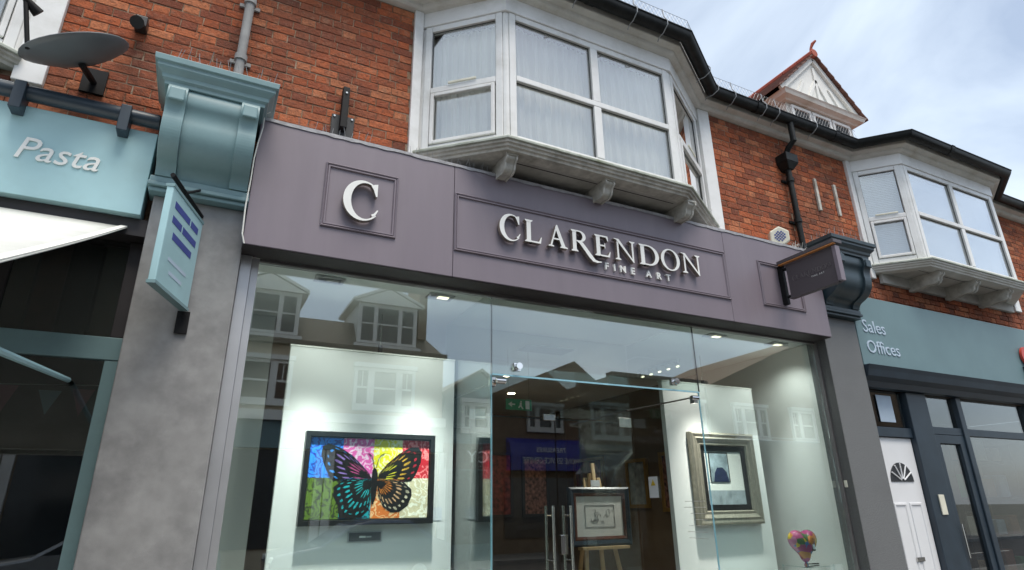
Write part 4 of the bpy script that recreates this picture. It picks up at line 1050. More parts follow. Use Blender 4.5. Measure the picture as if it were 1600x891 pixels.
tgm = MB(); tgm.box(HX+0.03, HX+0.07, HY-0.082, HY-0.06, HZ+0.11, HZ+0.20); tgm.box(HX+0.04, HX+0.06, HY-0.0815, HY-0.0605, HZ+0.2005, HZ+0.225); tgm.build('bottle_print', 'black_frame', hs_)
MB().box(HX+0.036, HX+0.065, HY-0.0845, HY-0.0825, HZ+0.125, HZ+0.17).build('tag_print', 'paper', hs_)
st = thing('display_stand', (5.60, 0.62, 0.318), 'clear acrylic display stand under the heart sculpture', 'stand')
MB().box(HX-0.16, HX+0.20, HY-0.17, HY+0.17, 1.0, 1.008).build('top', 'acrylic', st)
for dx, dy in ((-0.15, -0.16), (0.19, -0.16), (-0.15, 0.16), (0.19, 0.16)):
    MB().box(HX+dx-0.006, HX+dx+0.006, HY+dy-0.006, HY+dy+0.006, 0.32, 1.02).build('leg', 'acrylic', st)

# --- lights in the gallery ceiling (faces lit except the leftmost downlight, whose spots still shine)
def downlight(x, y, z, target, power, label, lit=True):
    t = thing('downlight', (x, y, z), label, 'downlight', 'downlights behind the shop window')
    tm = MB(); tm.box(x-0.11, x+0.11, y-0.07, y-0.046, z-0.012, z-0.001); tm.box(x-0.11, x+0.11, y+0.046, y+0.07, z-0.012, z-0.001)
    tm.box(x-0.11, x-0.086, y-0.045, y+0.045, z-0.012, z-0.001); tm.box(x+0.086, x+0.11, y-0.045, y+0.045, z-0.012, z-0.001)
    tm.build('trim', 'alu', t)
    MB().box(x-0.085, x+0.085, y-0.045, y+0.045, z-0.004, z-0.002).build('baffle', 'plate_dark', t)
    for q in range(5): MB().box(x-0.084, x+0.084, y-0.04+0.017*q, y-0.034+0.017*q, z-0.009, z-0.0045).build('louvre', 'alu', t)
    MB().box(x-0.02, x+0.07, y-0.028, y+0.028, z-0.014, z-0.0095).build('lamp_face', 'lamp_white' if lit else 'alu', t)
    for dx_ in (-0.27, 0.0, 0.27):
        s = spot('lamp', (x, y, z-0.03), (target[0]+dx_, target[1], target[2]), power/3, 44, 1.0); s.parent = t; s.location = Vector((0, 0, -0.03))
    s = spot('lamp', (x, y, z-0.03), (target[0], 1.0, 1.0), 17, 125, 0.8); s.parent = t; s.location = Vector((0, 0, -0.035))
ZC = 3.273
downlight(0.70, 0.53, ZC, (0.75, 1.0, 0.65), 280, 'rectangular recessed downlight at the left end of the window ceiling', False)  # face is unlit; its spots are added to brighten the left partition
downlight(1.62, 0.56, ZC, (1.55, 1.0, 0.65), 280, 'rectangular recessed downlight over the butterfly panel, second from left')
downlight(4.70, 0.56, ZC, (4.8, 1.0, 0.65), 280, 'rectangular recessed downlight over the silver framed picture')
downlight(5.60, 0.54, ZC, (5.70, 0.95, 0.75), 130, 'rectangular recessed downlight nearest the right window jamb')
def pendant(x, y, tx, label):
    t = thing('pendant_spotlight', (x, y, ZC), label, 'spotlight', 'pendant spotlights')
    MB().tube([(x, y, ZC-0.001), (x, y, ZC-0.42)], 0.006, 8).build('rod', 'steel', t)
    MB().tube([(x, y, ZC-0.30), (x, y, ZC-0.42)], 0.022, 12).build('lamp_body', 'plate_dark', t, smooth=True)
    MB().tube([(x, y, ZC-0.421), (x, y, ZC-0.428)], 0.018, 12).build('lamp_face', 'lamp_warm', t)
pendant(1.31, 1.25, 0, 'thin rod pendant spotlight hanging behind the butterfly panel')
pendant(5.21, 1.33, 0, 'thin rod pendant spotlight hanging behind the right display panel')
tk = thing('track_light', (5.18, 1.9, ZC), 'ceiling track light with small lit spot heads deep in the gallery', 'track light')
MB().box(5.06, 5.09, 1.55, 2.35, ZC-0.03, ZC-0.001).build('track', 'mount_white', tk)
for i in range(5):
    y = 1.6+0.17*i
    MB().tube([(5.075, y, ZC-0.031), (5.075, y-0.02, ZC-0.09)], 0.028, 12).build('spot_head', 'alu', tk, smooth=True)
    MB().tube([(5.075, y-0.021, ZC-0.091), (5.075, y-0.0225, ZC-0.0955)], 0.022, 12).build('lamp_face', 'lamp_white', tk)
for (x, y, lab, p) in ((3.55, 3.2, 'round warm ceiling lamp just inside the doors', 18), (4.2, 4.4, 'round warm ceiling lamp in the middle of the gallery', 16), (2.3, 4.0, 'round warm ceiling lamp at the left of the gallery', 16), (3.2, 6.6, 'round warm ceiling lamp near the back wall', 14)):
    t = thing('ceiling_lamp', (x, y, ZC), lab, 'ceiling lamp', 'round ceiling lamps')
    MB().tube([(x, y, ZC-0.001), (x, y, ZC-0.02)], 0.075, 18).build('trim', 'alu', t, smooth=True)
    MB().tube([(x, y, ZC-0.021), (x, y, ZC-0.024)], 0.06, 18).build('lamp_face', 'lamp_warm', t)
    s = spot('lamp', (0, 0, -0.05), (0, 0, -3), p, 130, 0.9, (1, 0.78, 0.5)); s.parent = t; s.rotation_euler = (0, 0, 0)
s = spot('lamp', (5.075, 1.7, ZC-0.1), (4.1, 2.0, 1.5), 110, 40, 0.8); s.parent = tk; s.location = Vector((-0.105, -0.2, -0.1))
es = thing('exit_sign', (3.05, 2.0, 2.6), 'green emergency exit sign with white pictograms hung inside above the doors', 'exit sign')
MB().box(2.93, 3.25, 1.99, 2.0, 2.60, 2.72).build('panel', 'exit_green', es)
for a in (2.96, 3.22): MB().tube([(a, 1.995, 2.7205), (a, 1.995, ZC)], 0.003, 6).build('hanger', 'steel', es)
m = MB(); m.prism_y([(2.955, 2.66), (3.0, 2.63), (3.0, 2.69)], 1.986, 1.989); m.box(3.001, 3.04, 1.986, 1.989, 2.652, 2.668); m.build('arrow', 'letter_white', es)
MB().box(3.17, 3.22, 1.986, 1.989, 2.615, 2.705).build('door_pictogram', 'letter_white', es)
m = MB(); m.sphere((3.115, 1.988, 2.695), 0.009, 8, 5); m.prism_y([(3.10, 2.683), (3.125, 2.683), (3.12, 2.65), (3.145, 2.615), (3.13, 2.612), (3.11, 2.64), (3.085, 2.62), (3.078, 2.63), (3.098, 2.653)], 1.986, 1.989); m.build('figure_pictogram', 'letter_white', es)
# pictures and a desk further inside
inner = [((3.75, 4.15, 1.45, 2.35), 4.3, 'dark red patterned picture on the screen behind the easel'), ((4.3, 4.75, 1.45, 2.3), 4.3, 'speckled red picture right of the dark red one behind the easel'), ((2.9, 3.35, 1.5, 2.4), 6.0, 'gold framed picture on the far screen')]
mat('inner_red', (0.16, 0.03, 0.025), 0.6, var=0.9, scale=14); mat('inner_mix', (0.25, 0.12, 0.09), 0.6, var=0.9, scale=22); mat('gold', (0.45, 0.28, 0.08), 0.4, metal=0.5, var=0.15)
for k, ((a, b, z0, z1), y, lab) in enumerate(inner):
    t = thing('gallery_picture', ((a+b)/2, y, z0), lab, 'picture', 'pictures deep inside the gallery')
    MB().rect_ring(a, b, z0, z1, [(0, y), (0, y-0.04), (0.04, y-0.04), (0.04, y)]).build('frame', ('black_frame', 'black_frame', 'gold')[k], t)
    MB().box(a+0.041, b-0.041, y-0.02, y-0.002, z0+0.041, z1-0.041).build('canvas', ('inner_red', 'inner_mix', 'interior_beige')[k], t)
tag(MB().box(3.5, 5.1, 4.305, 4.36, 0.0, 2.9).build('hanging_screen', 'interior_dark'), 'dark brown hanging screen inside behind the easel', 'screen')
tag(MB().box(2.5, 3.49, 6.005, 6.06, 0.0, 2.9).build('hanging_screen', 'interior_beige'), 'plain brown hanging screen far inside the gallery left of the doors', 'screen')
dk = thing('reception_desk', (2.5, 4.6, 0), 'dark reception desk inside the gallery left of the doors', 'desk')
MB().box(2.15, 2.75, 4.3, 5.2, 0.0, 1.0).build('desk_body', 'interior_dark', dk, bevel=0.005); MB().box(2.1, 2.8, 4.25, 5.25, 1.001, 1.04).build('desk_top', 'black_frame', dk, bevel=0.005)
for k, (ya, yb, z0, z1, cm, lab) in enumerate(((2.5, 3.1, 1.5, 2.3, 'inner_mix', 'gold framed picture on the right inner wall nearest the window'), (3.4, 3.9, 1.55, 2.25, 'study_sky', 'gold framed blue grey picture on the right inner wall'), (4.5, 5.4, 1.45, 2.35, 'inner_red', 'gold framed red picture furthest along the right inner wall'))):
    t = thing('gallery_picture', (5.95, (ya+yb)/2, z0), lab, 'picture', 'pictures deep inside the gallery')
    m = MB()
    for q in ((ya, yb, z0, z0+0.05), (ya, yb, z1-0.05, z1), (ya, ya+0.05, z0+0.051, z1-0.051), (yb-0.05, yb, z0+0.051, z1-0.051)): m.box(5.90, 5.949, q[0], q[1], q[2], q[3])
    m.build('frame', 'gold', t); MB().box(5.925, 5.947, ya+0.051, yb-0.051, z0+0.051, z1-0.051).build('canvas', cm, t)
nt_ = thing('notice', (4.2, DY+0.03, 1.7), 'small warning notice with yellow triangle on the glass beside the doors', 'notice')
nx = GJ2-0.0085
MB().box(nx-0.001, nx, 0.95, 1.09, 1.66, 1.86).build('card', 'paper', nt_)
MB().add([(nx-0.002, 0.985, 1.775), (nx-0.002, 1.055, 1.775), (nx-0.002, 1.02, 1.835)], [(0, 1, 2)]).build('triangle', 'warn_yellow', nt_)
# pale vinyl lines on the right-hand glass
vl = MB()
for i in range(7):
    z = 1.62-0.052*i
    vl.box(GJ2-0.0070, GJ2-0.0064, 0.33, 0.33+(0.26, 0.28, 0.20, 0.18, 0.24, 0.26, 0.25)[i], z, z+0.004)
tag(vl.build('window_lettering', 'trim_white'), 'faint pale vinyl text lines on the glass left of the silver framed picture', 'lettering')

# ================================================================== neighbour on the left
lb = thing('teal_shop_building', (-3.1, YB, 0), 'red brick shop house with pale teal fascia and white awning at the left', 'building')
m = MB(); m.box(-6.2, -5.07, YB+0.0055, YB+0.15, 3.3, 6.1); m.box(-1.28, -0.163, YB+0.0055, YB+0.15, 3.3, 6.1); m.box(-5.069, -1.281, YB+0.016, YB+0.15, 3.3, 4.31)
m.build('wall', 'mortar', lb)
lay_bricks([(-1.28, -0.163, 3.95, 5.945, True), (-6.2, -5.07, 3.95, 5.945, False), (-5.07, -1.28, 3.95, 4.3, False)], YB, lb)
P_L = [(-4.98, YB), (-4.15, -0.23), (-2.28, -0.23), (-1.45, YB)]
bay_window(lb, P_L, (-4.05, -3.2, -2.4))
eaves(lb, [(-6.2, YB), P_L[0], P_L[1], P_L[2], P_L[3], (-0.163, YB)])
upper_room(lb, -6.19, -0.165, (-5, -1.4)); roof(lb, -6.2, -0.163)
downpipe(lb, -0.16, 5.9, 4.36, hopper=False, mm='stone_grey')
pilaster(lb, -0.51, 0.050); console(lb, -0.53, 0.035, 'teal_grey')
fsc = MB().box(-6.2, -0.56, 0.10, 0.28, 3.36, 3.96).build('shop_fascia', 'teal_light', lb, bevel=0.004)
text_obj('lettering', 'Pasta', 0.21, 'letter_white', fsc, (-1.27, 0.094, 3.60), extrude=0.004, shear=0.25, xs=1.0)
MB().tube([(-6.2, 0.07, 4.03), (-0.56, 0.07, 4.03)], 0.05, 12).build('awning_roller', 'navy', fsc, smooth=True)
for x in (-0.75, -1.3, -2.6, -4): MB().box(x-0.03, x+0.03, 0.0, 0.12, 3.88, 4.07).build('roller_bracket', 'navy', fsc, bevel=0.004)
MB().box(-6.2, -0.515, 0.16, 0.30, 3.24, 3.355).build('gap_strip', 'soffit_dark', lb)  # near-black strip filling the gap below the teal fascia
# awning
aw = thing('awning', (-3.0, 0.2, 3.3), 'white sloping shop awning pulled out below the pale teal fascia', 'awning')
y_w, z_w, y_f, z_f = 0.18, 3.30, -2.2, 2.13
v = []; f = []; N = 24
for i in range(N+1):
    x = -5.9+(5.28)*i/N
    for k in range(7):
        t = k/6; sag = 0.008*math.sin(math.pi*t)
        v.append((x, y_w+(y_f-y_w)*t, z_w+(z_f-z_w)*t-sag))
for i in range(N):
    for k in range(6): f.append((i*7+k, (i+1)*7+k, (i+1)*7+k+1, i*7+k+1))
o = MB().add(v, f).build('canvas', 'awning_white', aw, smooth=True)
sm = o.modifiers.new('solid', 'SOLIDIFY'); sm.thickness = 0.006
for k in range(5):
    x = -0.64-1.05*k
    pr_ = [(y_w+(y_f-y_w)*t, z_w+(z_f-z_w)*t-0.008*math.sin(math.pi*t)) for t in [i/10 for i in range(11)]]
    MB().prism_x([(y, z+0.002) for y, z in pr_]+[(y, z+0.007) for y, z in pr_[::-1]], x-0.018, x+0.018).build('seam', 'mount_white', aw)
MB().box(-5.9, -0.62, y_f-0.03, y_f+0.02, z_f-0.05, z_f-0.008).build('front_bar', 'mount_white', aw, bevel=0.006)
for x in (-0.75, -5.7):
    MB().tube([(x, 0.24, 2.32), (x, y_f+0.05, z_f-0.05)], 0.016, 8).build('arm', 'teal_light', aw)
# shopfront below the awning
sw = MB(); sw.box(-6.2, -0.515, 0.27, 0.33, 2.46, 2.60); f0 = sw.build('shopfront', 'teal_grey', lb, bevel=0.004)
for x0, x1 in ((-1.95, -1.87), (-1.25, -1.17), (-3.2, -3.1), (-0.60, -0.52), (-4.6, -4.5)):
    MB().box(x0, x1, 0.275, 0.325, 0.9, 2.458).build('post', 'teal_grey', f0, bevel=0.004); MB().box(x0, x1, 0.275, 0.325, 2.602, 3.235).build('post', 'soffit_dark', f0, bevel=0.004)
MB().box(-6.2, -0.515, 0.22, 0.34, 0.0, 0.88).build('stall_riser', 'teal_grey', f0, bevel=0.004)
MB().box(-6.2, -0.515, 0.18, 0.35, 0.881, 0.899).build('window_sill', 'teal_light', f0)
for a, b in ((-1.169, -0.601), (-1.869, -1.251), (-3.099, -1.951), (-4.499, -3.201)):
    MB().box(a, b, 0.296, 0.304, 0.90, 2.459).build('glass_pane', 'dark_glass', f0); MB().box(a, b, 0.296, 0.304, 2.601, 3.236).build('glass_pane', 'dark_glass', f0)
m = MB(); m.box(-6.1, -0.52, 4.0, 4.05, 0.0, 3.3); m.box(-6.1, -0.52, 0.36, 4.0, -0.05, 0.0); m.box(-6.1, -0.52, 0.36, 4.0, 3.24, 3.29); m.box(-0.56, -0.52, 0.36, 4.0, 0.0, 3.23); m.box(-6.1, -6.05, 0.36, 4.0, 0.0, 3.23)
m.build('shop_interior', 'interior_dark', lb)
for i in range(9):
    x = -0.66-0.16*i
    MB().box(x-0.07, x+0.07, 0.36, 0.37, 2.61, 3.22).build('transom_blind', ('mahogany', 'soffit_dark')[i % 2] if i % 3 else 'interior_beige', f0)
bt = thing('bunting', (-1.0, 0.6, 2.3), 'pink triangular bunting flags hanging inside the dark left shop window', 'bunting')
for i, (x, mm) in enumerate(((-1.55, 'pink'), (-1.33, 'mount_white'), (-1.11, 'pink'), (-0.89, 'teal_light'), (-0.72, 'pink'))):
    MB().prism_y([(x-0.06, 2.33-0.02*(i % 2)), (x+0.06, 2.33-0.02*(i % 2)), (x, 2.16)], 0.60, 0.602).build('flag', mm, bt)
MB().tube([(-1.8, 0.601, 2.36), (-1.2, 0.601, 2.33), (-0.6, 0.601, 2.36)], 0.003, 5).build('string', 'mount_white', bt)

# hanging sign on the left pilaster
hg = thing('hanging_sign', (-0.3, 0.1, 2.77), 'pale teal rectangular sign with blue stripe print hung out from the left stone pilaster', 'shop sign')
pa, pb = Vector((-0.375, -0.42)), Vector((-0.22, 0.06)); dv = (pb-pa).normalized(); nv = Vector((dv.y, -dv.x))
def hs_box(t0, t1, z0, z1, o0, o1):
    pts = []
    for z in (z0, z1):
        for t_, o_2 in ((t0, o0), (t1, o0), (t1, o1), (t0, o1)):
            p = pa+dv*t_+nv*o_2; pts.append((p.x, p.y, z))
    return MB().hexa(pts[:4], pts[4:])
lnh = (pb-pa).length
hs_box(0.0, lnh, 2.76, 3.36, -0.02, 0.02).build('panel', 'teal_light', hg, bevel=0.006)
for z_, t0_, t1_, mm_ in ((3.24, 0.06, 0.30, 'ink_blue'), (3.24, 0.32, 0.44, 'ink_blue'), (3.15, 0.06, 0.20, 'ink_blue'), (3.15, 0.22, 0.44, 'ink_blue'), (3.06, 0.10, 0.40, 'ink_blue'), (2.93, 0.10, 0.38, 'pale_blue'), (2.86, 0.14, 0.34, 'pale_blue')):
    hs_box(t0_, t1_, z_, z_+(0.042 if mm_ == 'ink_blue' else 0.022), 0.0203, 0.0218).build('print_line', mm_, hg)
hs_box(-0.004, lnh+0.004, 3.345, 3.364, -0.024, 0.024).build('edge_trim', 'teal_grey', hg); hs_box(-0.004, lnh+0.004, 2.756, 2.775, -0.024, 0.024).build('edge_trim', 'teal_grey', hg)
MB().tube([(pa.x, pa.y, 3.42), (pb.x, 0.098, 3.42)], 0.014, 8).build('bracket_arm', 'iron_black', hg)
MB().tube([(pa.x*0.6+pb.x*0.4, pa.y*0.6+pb.y*0.4, 3.41), (pb.x-0.01, 0.098, 3.62)], 0.009, 8).build('bracket_stay', 'iron_black', hg)
MB().box(pb.x-0.035, pb.x+0.035, 0.082, 0.099, 2.62, 2.76).build('wall_fixing', 'iron_black', hg)

# satellite dish
dsh = thing('satellite_dish', (-1.12, 0.2, 4.45), 'dark grey satellite dish on the brick wall above the pale teal fascia', 'satellite dish')
C0 = Vector((-1.03, -0.06, 4.26)); ax_ = Vector((-0.45, -0.30, 0.84)).normalized(); s1 = ax_.cross(Vector((0, 0, 1))).normalized(); s2 = s1.cross(ax_)
v = []; f = []; NR_, NA = 7, 28
for i in range(NR_+1):
    r_ = 0.30*i/NR_
    for k in range(NA):
        a = 2*math.pi*k/NA; p = C0+s1*(r_*math.cos(a)*0.92)+s2*(r_*math.sin(a))+ax_*(0.9*r_*r_); v.append(tuple(p))
for i in range(NR_):
    for k in range(NA): f.append((i*NA+k, (i+1)*NA+k, (i+1)*NA+(k+1) % NA, i*NA+(k+1) % NA))
o = MB().add(v, f).build('reflector', 'grey_dish', dsh, smooth=True); sm = o.modifiers.new('solid', 'SOLIDIFY'); sm.thickness = 0.008
lp = C0-s2*0.28+ax_*0.06; le_ = C0+ax_*0.36-s2*0.18
MB().tube([tuple(lp), tuple(le_)], 0.013, 8).build('feed_arm', 'iron_black', dsh)
MB().tube([tuple(le_), tuple(le_+(C0-le_).normalized()*0.09)], [0.02, 0.034], 12).build('receiver', 'iron_black', dsh, smooth=True)
MB().tube([tuple(C0-ax_*0.02), (-1.02, 0.12, 4.30), (-1.02, 0.298, 4.36)], 0.02, 8).build('mast', 'iron_black', dsh)
MB().box(-1.09, -0.95, 0.28, 0.298, 4.27, 4.46).build('wall_plate', 'iron_black', dsh)
fl_ = thing('wall_lamp', (-0.83, 0.25, 4.85), 'small black lamp fixed on the left brick wall above the console', 'lamp')
MB().box(-0.87, -0.79, 0.20, 0.298, 4.86, 4.95).build('lamp_body', 'black_plastic', fl_, bevel=0.01); MB().tube([(-0.83, 0.19, 4.87), (-0.83, 0.10, 4.80)], [0.03, 0.045], 12).build('lamp_head', 'black_plastic', fl_, smooth=True)

# ================================================================== neighbour on the right
rb = thing('slate_shop_building', (9.1, YB, 0), 'red brick shop house with slate teal fascia, white bay window and dormer at the right', 'building')
P_R = [(7.30, YB), (7.72, -0.15), (9.86, -0.15), (10.55, YB)]
m = MB(); m.box(5.987, 7.21, YB+0.0055, YB+0.15, 3.3, 6.1); m.box(10.725, 16.0, YB+0.0055, YB+0.15, 3.3, 6.1); m.box(7.211, 10.724, YB+0.016, YB+0.15, 3.3, 4.31)
m.build('wall', 'mortar', rb)
lay_bricks([(5.987, 7.21, 3.86, 5.945, True), (10.725, 16.0, 3.86, 5.945, False), (7.21, 10.725, 3.86, 4.30, True)], YB, rb)
bay_window(rb, P_R, (8.0, 8.8, 9.6), blind=True, sill_mat='white_timber')
eaves(rb, [(5.988, YB), P_R[0], P_R[1], P_R[2], P_R[3], (16.0, YB)])
upper_room(rb, 5.99, 15.9, (7.3, 10.6)); roof(rb, 5.988, 16.0)
pilaster(rb, 5.832, 6.40, 'granite_grey'); console(rb, 5.835, 6.415, 'navy_green')
fs2 = MB().box(6.41, 16.0, 0.10, 0.28, 3.02, 3.85).build('shop_fascia', 'slate_teal', rb, bevel=0.004)
MB().sweep([(6.41, 0.28), (16.0, 0.28)], [(0, 2.80), (0.10, 2.80), (0.13, 2.86), (0.20, 2.90), (0.22, 2.97), (0.24, 3.018), (0, 3.018)]).build('fascia_moulding', 'navy', rb)
text_obj('lettering', 'Sales', 0.21, 'pale_blue', fs2, (6.52, 0.096, 3.41), extrude=0.004)
text_obj('lettering', 'Offices', 0.21, 'pale_blue', fs2, (6.52, 0.096, 3.17), extrude=0.004)
rs2 = thing('round_sign', (9.8, 0.0, 3.3), 'red sign with dark base at the far right edge of the slate teal fascia', 'sign')
MB().tube([(9.95, 0.09, 3.44), (9.95, 0.06, 3.44)], 0.13, 24).build('disc', 'sign_red', rs2, smooth=True); MB().box(9.82, 10.1, 0.062, 0.098, 3.12, 3.29).build('base_panel', 'navy', rs2)
# door and shopfront
dr = MB().box(6.62, 7.27, 0.30, 0.345, 0.02, 2.27).build('front_door', 'door_white', rb, bevel=0.004)
for x0, x1, z0, z1 in ((6.70, 6.92, 0.20, 0.72), (6.97, 7.19, 0.20, 0.72), (6.70, 6.92, 0.84, 1.58), (6.97, 7.19, 0.84, 1.58)):
    MB().rect_ring(x0, x1, z0, z1, [(0, 0.2995), (0.004, 0.290), (0.022, 0.290), (0.03, 0.2995)], closed=False).build('door_panel', 'door_white', dr)
fan = [(6.945+0.20*math.cos(math.pi*k/14), 1.80+0.20*math.sin(math.pi*k/14)) for k in range(15)]
MB().prism_y(fan, 0.292, 0.2995).build('fanlight', 'plate_dark', dr)
for k in range(1, 6):
    a = math.pi*k/6; MB().tube([(6.945+0.03*math.cos(a), 0.289, 1.80+0.03*math.sin(a)), (6.945+0.195*math.cos(a), 0.289, 1.80+0.195*math.sin(a))], 0.008, 6).build('fan_bar', 'door_white', dr)
MB().box(6.88, 7.01, 0.285, 0.2985, 1.0, 1.04).build('letter_flap', 'steel', dr)
fr2 = MB(); fr2.box(6.41, 6.615, 0.26, 0.35, 0.0, 2.795); s2f = fr2.build('shopfront', 'navy', rb, bevel=0.004)
MB().box(6.616, 7.275, 0.27, 0.35, 2.275, 2.38).build('door_head', 'navy', s2f, bevel=0.004)
MB().box(6.66, 7.23, 0.30, 0.308, 2.39, 2.79).build('transom_pane', 'dark_glass', s2f)
MB().box(6.78, 7.05, 0.285, 0.289, 2.44, 2.74).build('poster', 'pale_blue', s2f)
for x0, x1 in ((7.28, 7.66), (8.28, 8.38), (9.9, 10.0), (11.5, 11.6), (13.0, 13.1)):
    MB().box(x0, x1, 0.24, 0.35, 0.0, 2.795).build('post', 'navy', s2f, bevel=0.006)
MB().rect_ring(7.665, 8.275, 0.02, 2.33, [(0, 0.26), (0.10, 0.26), (0.10, 0.33), (0, 0.33)]).build('shop_door', 'navy', s2f, bevel=0.004)
MB().tube([(7.74, 0.23, 1.0), (7.74, 0.23, 1.35)], 0.012, 8).build('door_handle', 'steel', s2f)
MB().box(7.42, 7.52, 0.225, 0.239, 1.45, 1.66).build('entry_panel', 'cream_plastic', s2f, bevel=0.003)
for a, b in ((7.665, 8.275), (8.385, 9.895), (10.005, 11.495), (11.605, 12.995)):
    MB().box(a, b, 0.26, 0.34, 2.335, 2.42).build('transom', 'navy', s2f, bevel=0.003)
    MB().box(a, b, 0.296, 0.304, 2.421, 2.794).build('glass_pane', 'dark_glass', s2f)
    if a > 8:
        MB().box(a, b, 0.22, 0.34, 0.0, 0.62).build('stall_riser', 'navy', s2f, bevel=0.004); MB().box(a, b, 0.296, 0.304, 0.621, 2.334).build('glass_pane', 'dark_glass', s2f)
    else:
        MB().box(a+0.101, b-0.101, 0.292, 0.30, 0.13, 2.22).build('glass_pane', 'dark_glass', s2f)
m = MB(); m.box(6.42, 15.9, 4.0, 4.05, 0.0, 3.3); m.box(6.42, 15.9, 0.36, 4.0, -0.05, 0.0); m.box(6.42, 15.9, 0.36, 4.0, 3.2, 3.25); m.box(15.85, 15.9, 0.36, 4.0, 0.0, 3.19); m.box(7.5, 7.55, 0.36, 4.0, 0.0, 3.19)
m.build('shop_interior', 'interior_beige', rb)
# window stock
SHL = [('tan', (0.40, 0.26, 0.16)), ('leaf', (0.03, 0.30, 0.08)), ('sky', (0.35, 0.50, 0.65)), ('cream', (0.65, 0.58, 0.46)), ('rust', (0.35, 0.12, 0.06))]
for n_k, c in SHL: mat('stock_'+n_k, c, 0.6)
sl = thing('shelf_unit', (9.1, 0.8, 0), 'dark shelf unit standing inside the right shop window', 'shelf')
for z in (0.7, 1.15, 1.6, 2.05): MB().box(8.45, 9.85, 0.55, 0.95, z, z+0.03).build('shelf', 'interior_dark', sl)
for x in (8.43, 9.85): MB().box(x, x+0.02, 0.55, 0.95, 0.0, 2.3).build('upright', 'interior_dark', sl)
words = ['tan', 'green', 'pale blue', 'cream', 'rust']
rows_ = ['bottom', 'second', 'third', 'top']
for r_i, z in enumerate((0.73, 1.18, 1.63, 2.08)):
    for k in range(4):
        q = (k*2+r_i*3) % 5; x = 8.55+0.33*k; h = 0.18+0.05*((k+r_i) % 3)
        o = MB().box(x, x+0.2, 0.62, 0.80, z+0.001, z+h).build('stock_box', 'stock_'+SHL[q][0], bevel=0.01)
        tag(o, '%s box on the %s shelf of the right shop window, %s from the left' % (words[q], rows_[r_i], ('first', 'second', 'third', 'fourth')[k]), 'box', 'boxes on the window shelves')
# battens on the brick wall
for x, lab in ((6.50, 'thin weathered batten on the brick wall just right of the black downpipe'), (6.87, 'thin weathered batten on the brick wall next to the right bay window')):
    o = MB().box(x-0.022, x+0.022, YB-0.03, YB-0.001, 5.02, 5.47).build('batten', 'old_timber', bevel=0.004); tag(o, lab, 'batten', 'weathered battens')

# dormer on the right roof
dm = MB()
DX, DYF = 8.78, 1.35
dm.box(7.95, 9.62, DYF, DYF+2.6, 6.6, 7.98)
dmo = dm.build('dormer', 'white_timber', rb)
MB().prism_y([(7.78, 8.06), (9.78, 8.06), (DX, 9.02)], DYF-0.05, DYF-0.001).build('gable_panel', 'trim_white', dmo)
for (xa, za, xb, zb) in ((7.80, 8.10, DX, 9.04), (9.76, 8.10, DX, 9.04)):
    d_ = Vector((xb-xa, zb-za)).normalized(); nn2 = Vector((-d_.y, d_.x))*0.045
    MB().prism_y([(xa-nn2.x, za-nn2.y), (xb-nn2.x, zb-nn2.y), (xb+nn2.x, zb+nn2.y), (xa+nn2.x, za+nn2.y)], DYF-0.10, DYF-0.0505-0.001*(xa > 9)).build('barge_board', 'trim_white', dmo, bevel=0.004)
for xa, za, xb, zb in ((8.22, 8.12, 8.45, 8.50), (8.50, 8.12, 8.78, 8.60), (8.78, 8.12, 8.78, 8.86), (9.06, 8.12, 8.80, 8.58), (9.34, 8.12, 9.10, 8.50)):
    MB().hexa([(xa-0.03, DYF-0.075, za), (xa+0.03, DYF-0.075, za), (xa+0.03, DYF-0.051, za), (xa-0.03, DYF-0.051, za)], [(xb-0.03, DYF-0.075, zb), (xb+0.03, DYF-0.075, zb), (xb+0.03, DYF-0.051, zb), (xb-0.03, DYF-0.051, zb)]).build('gable_strut', 'trim_white', dmo)
MB().sweep([(7.93, DYF+1.6), (7.93, DYF-0.02), (9.64, DYF-0.02), (9.64, DYF+1.6)], [(-0.02, 7.93), (0.04, 7.93), (0.06, 7.95), (0.13, 7.98), (0.15, 8.03), (0.17, 8.055), (-0.02, 8.055)]).build('dormer_cornice', 'white_timber', dmo)
for (a, b) in ((8.05, 8.52), (8.56, 9.02), (9.06, 9.52)):
    wd = MB().rect_ring(a, b, 6.95, 7.90, [(0, DYF-0.001), (0, DYF-0.035), (0.05, DYF-0.035), (0.05, DYF-0.001)]).build('dormer_window', 'white_upvc', dmo)
    wd2 = MB().box(a+0.051, b-0.051, DYF-0.012, DYF-0.004, 7.001, 7.849); wd2.build('dormer_pane', 'window_dark' if 'window_dark' in MATS else 'plate_dark', dmo)
for side in (-1, 1):
    m = MB(); e = 7.66 if side < 0 else 9.90
    for k in range(8):
        t0, t1 = k/8, (k+1)/8
        xa, xb = e+(DX-e)*t0, e+(DX-e)*t1; za, zb = 8.04+(9.10-8.04)*t0, 8.04+(9.10-8.04)*t1
        m = MB(); m.hexa([(xa, DYF-0.16, za+0.02), (xb, DYF-0.16, zb-0.005), (xb, DYF+2.8, zb-0.005), (xa, DYF+2.8, za+0.02)], [(xa, DYF-0.16, za+0.055), (xb, DYF-0.16, zb+0.02), (xb, DYF+2.8, zb+0.02), (xa, DYF+2.8, za+0.055)])
        m.build('tile_course', 'tile_dark', dmo)
for k in range(9):
    y = DYF-0.17+0.32*k
    MB().tube([(DX, y, 9.12), (DX, y+0.31, 9.12)], 0.075, 10).build('ridge_tile', 'ridge_red', dmo, smooth=True)
MB().tube([(DX, DYF-0.12, 9.17), (DX, DYF-0.12, 9.26), (DX+0.01, DYF-0.16, 9.33), (DX+0.05, DYF-0.20, 9.38)], [0.04, 0.022, 0.03, 0.018], 9).build('finial', 'ridge_red', dmo, smooth=True)

dmo.location.x -= 0.16; dmo.location.z -= 0.13

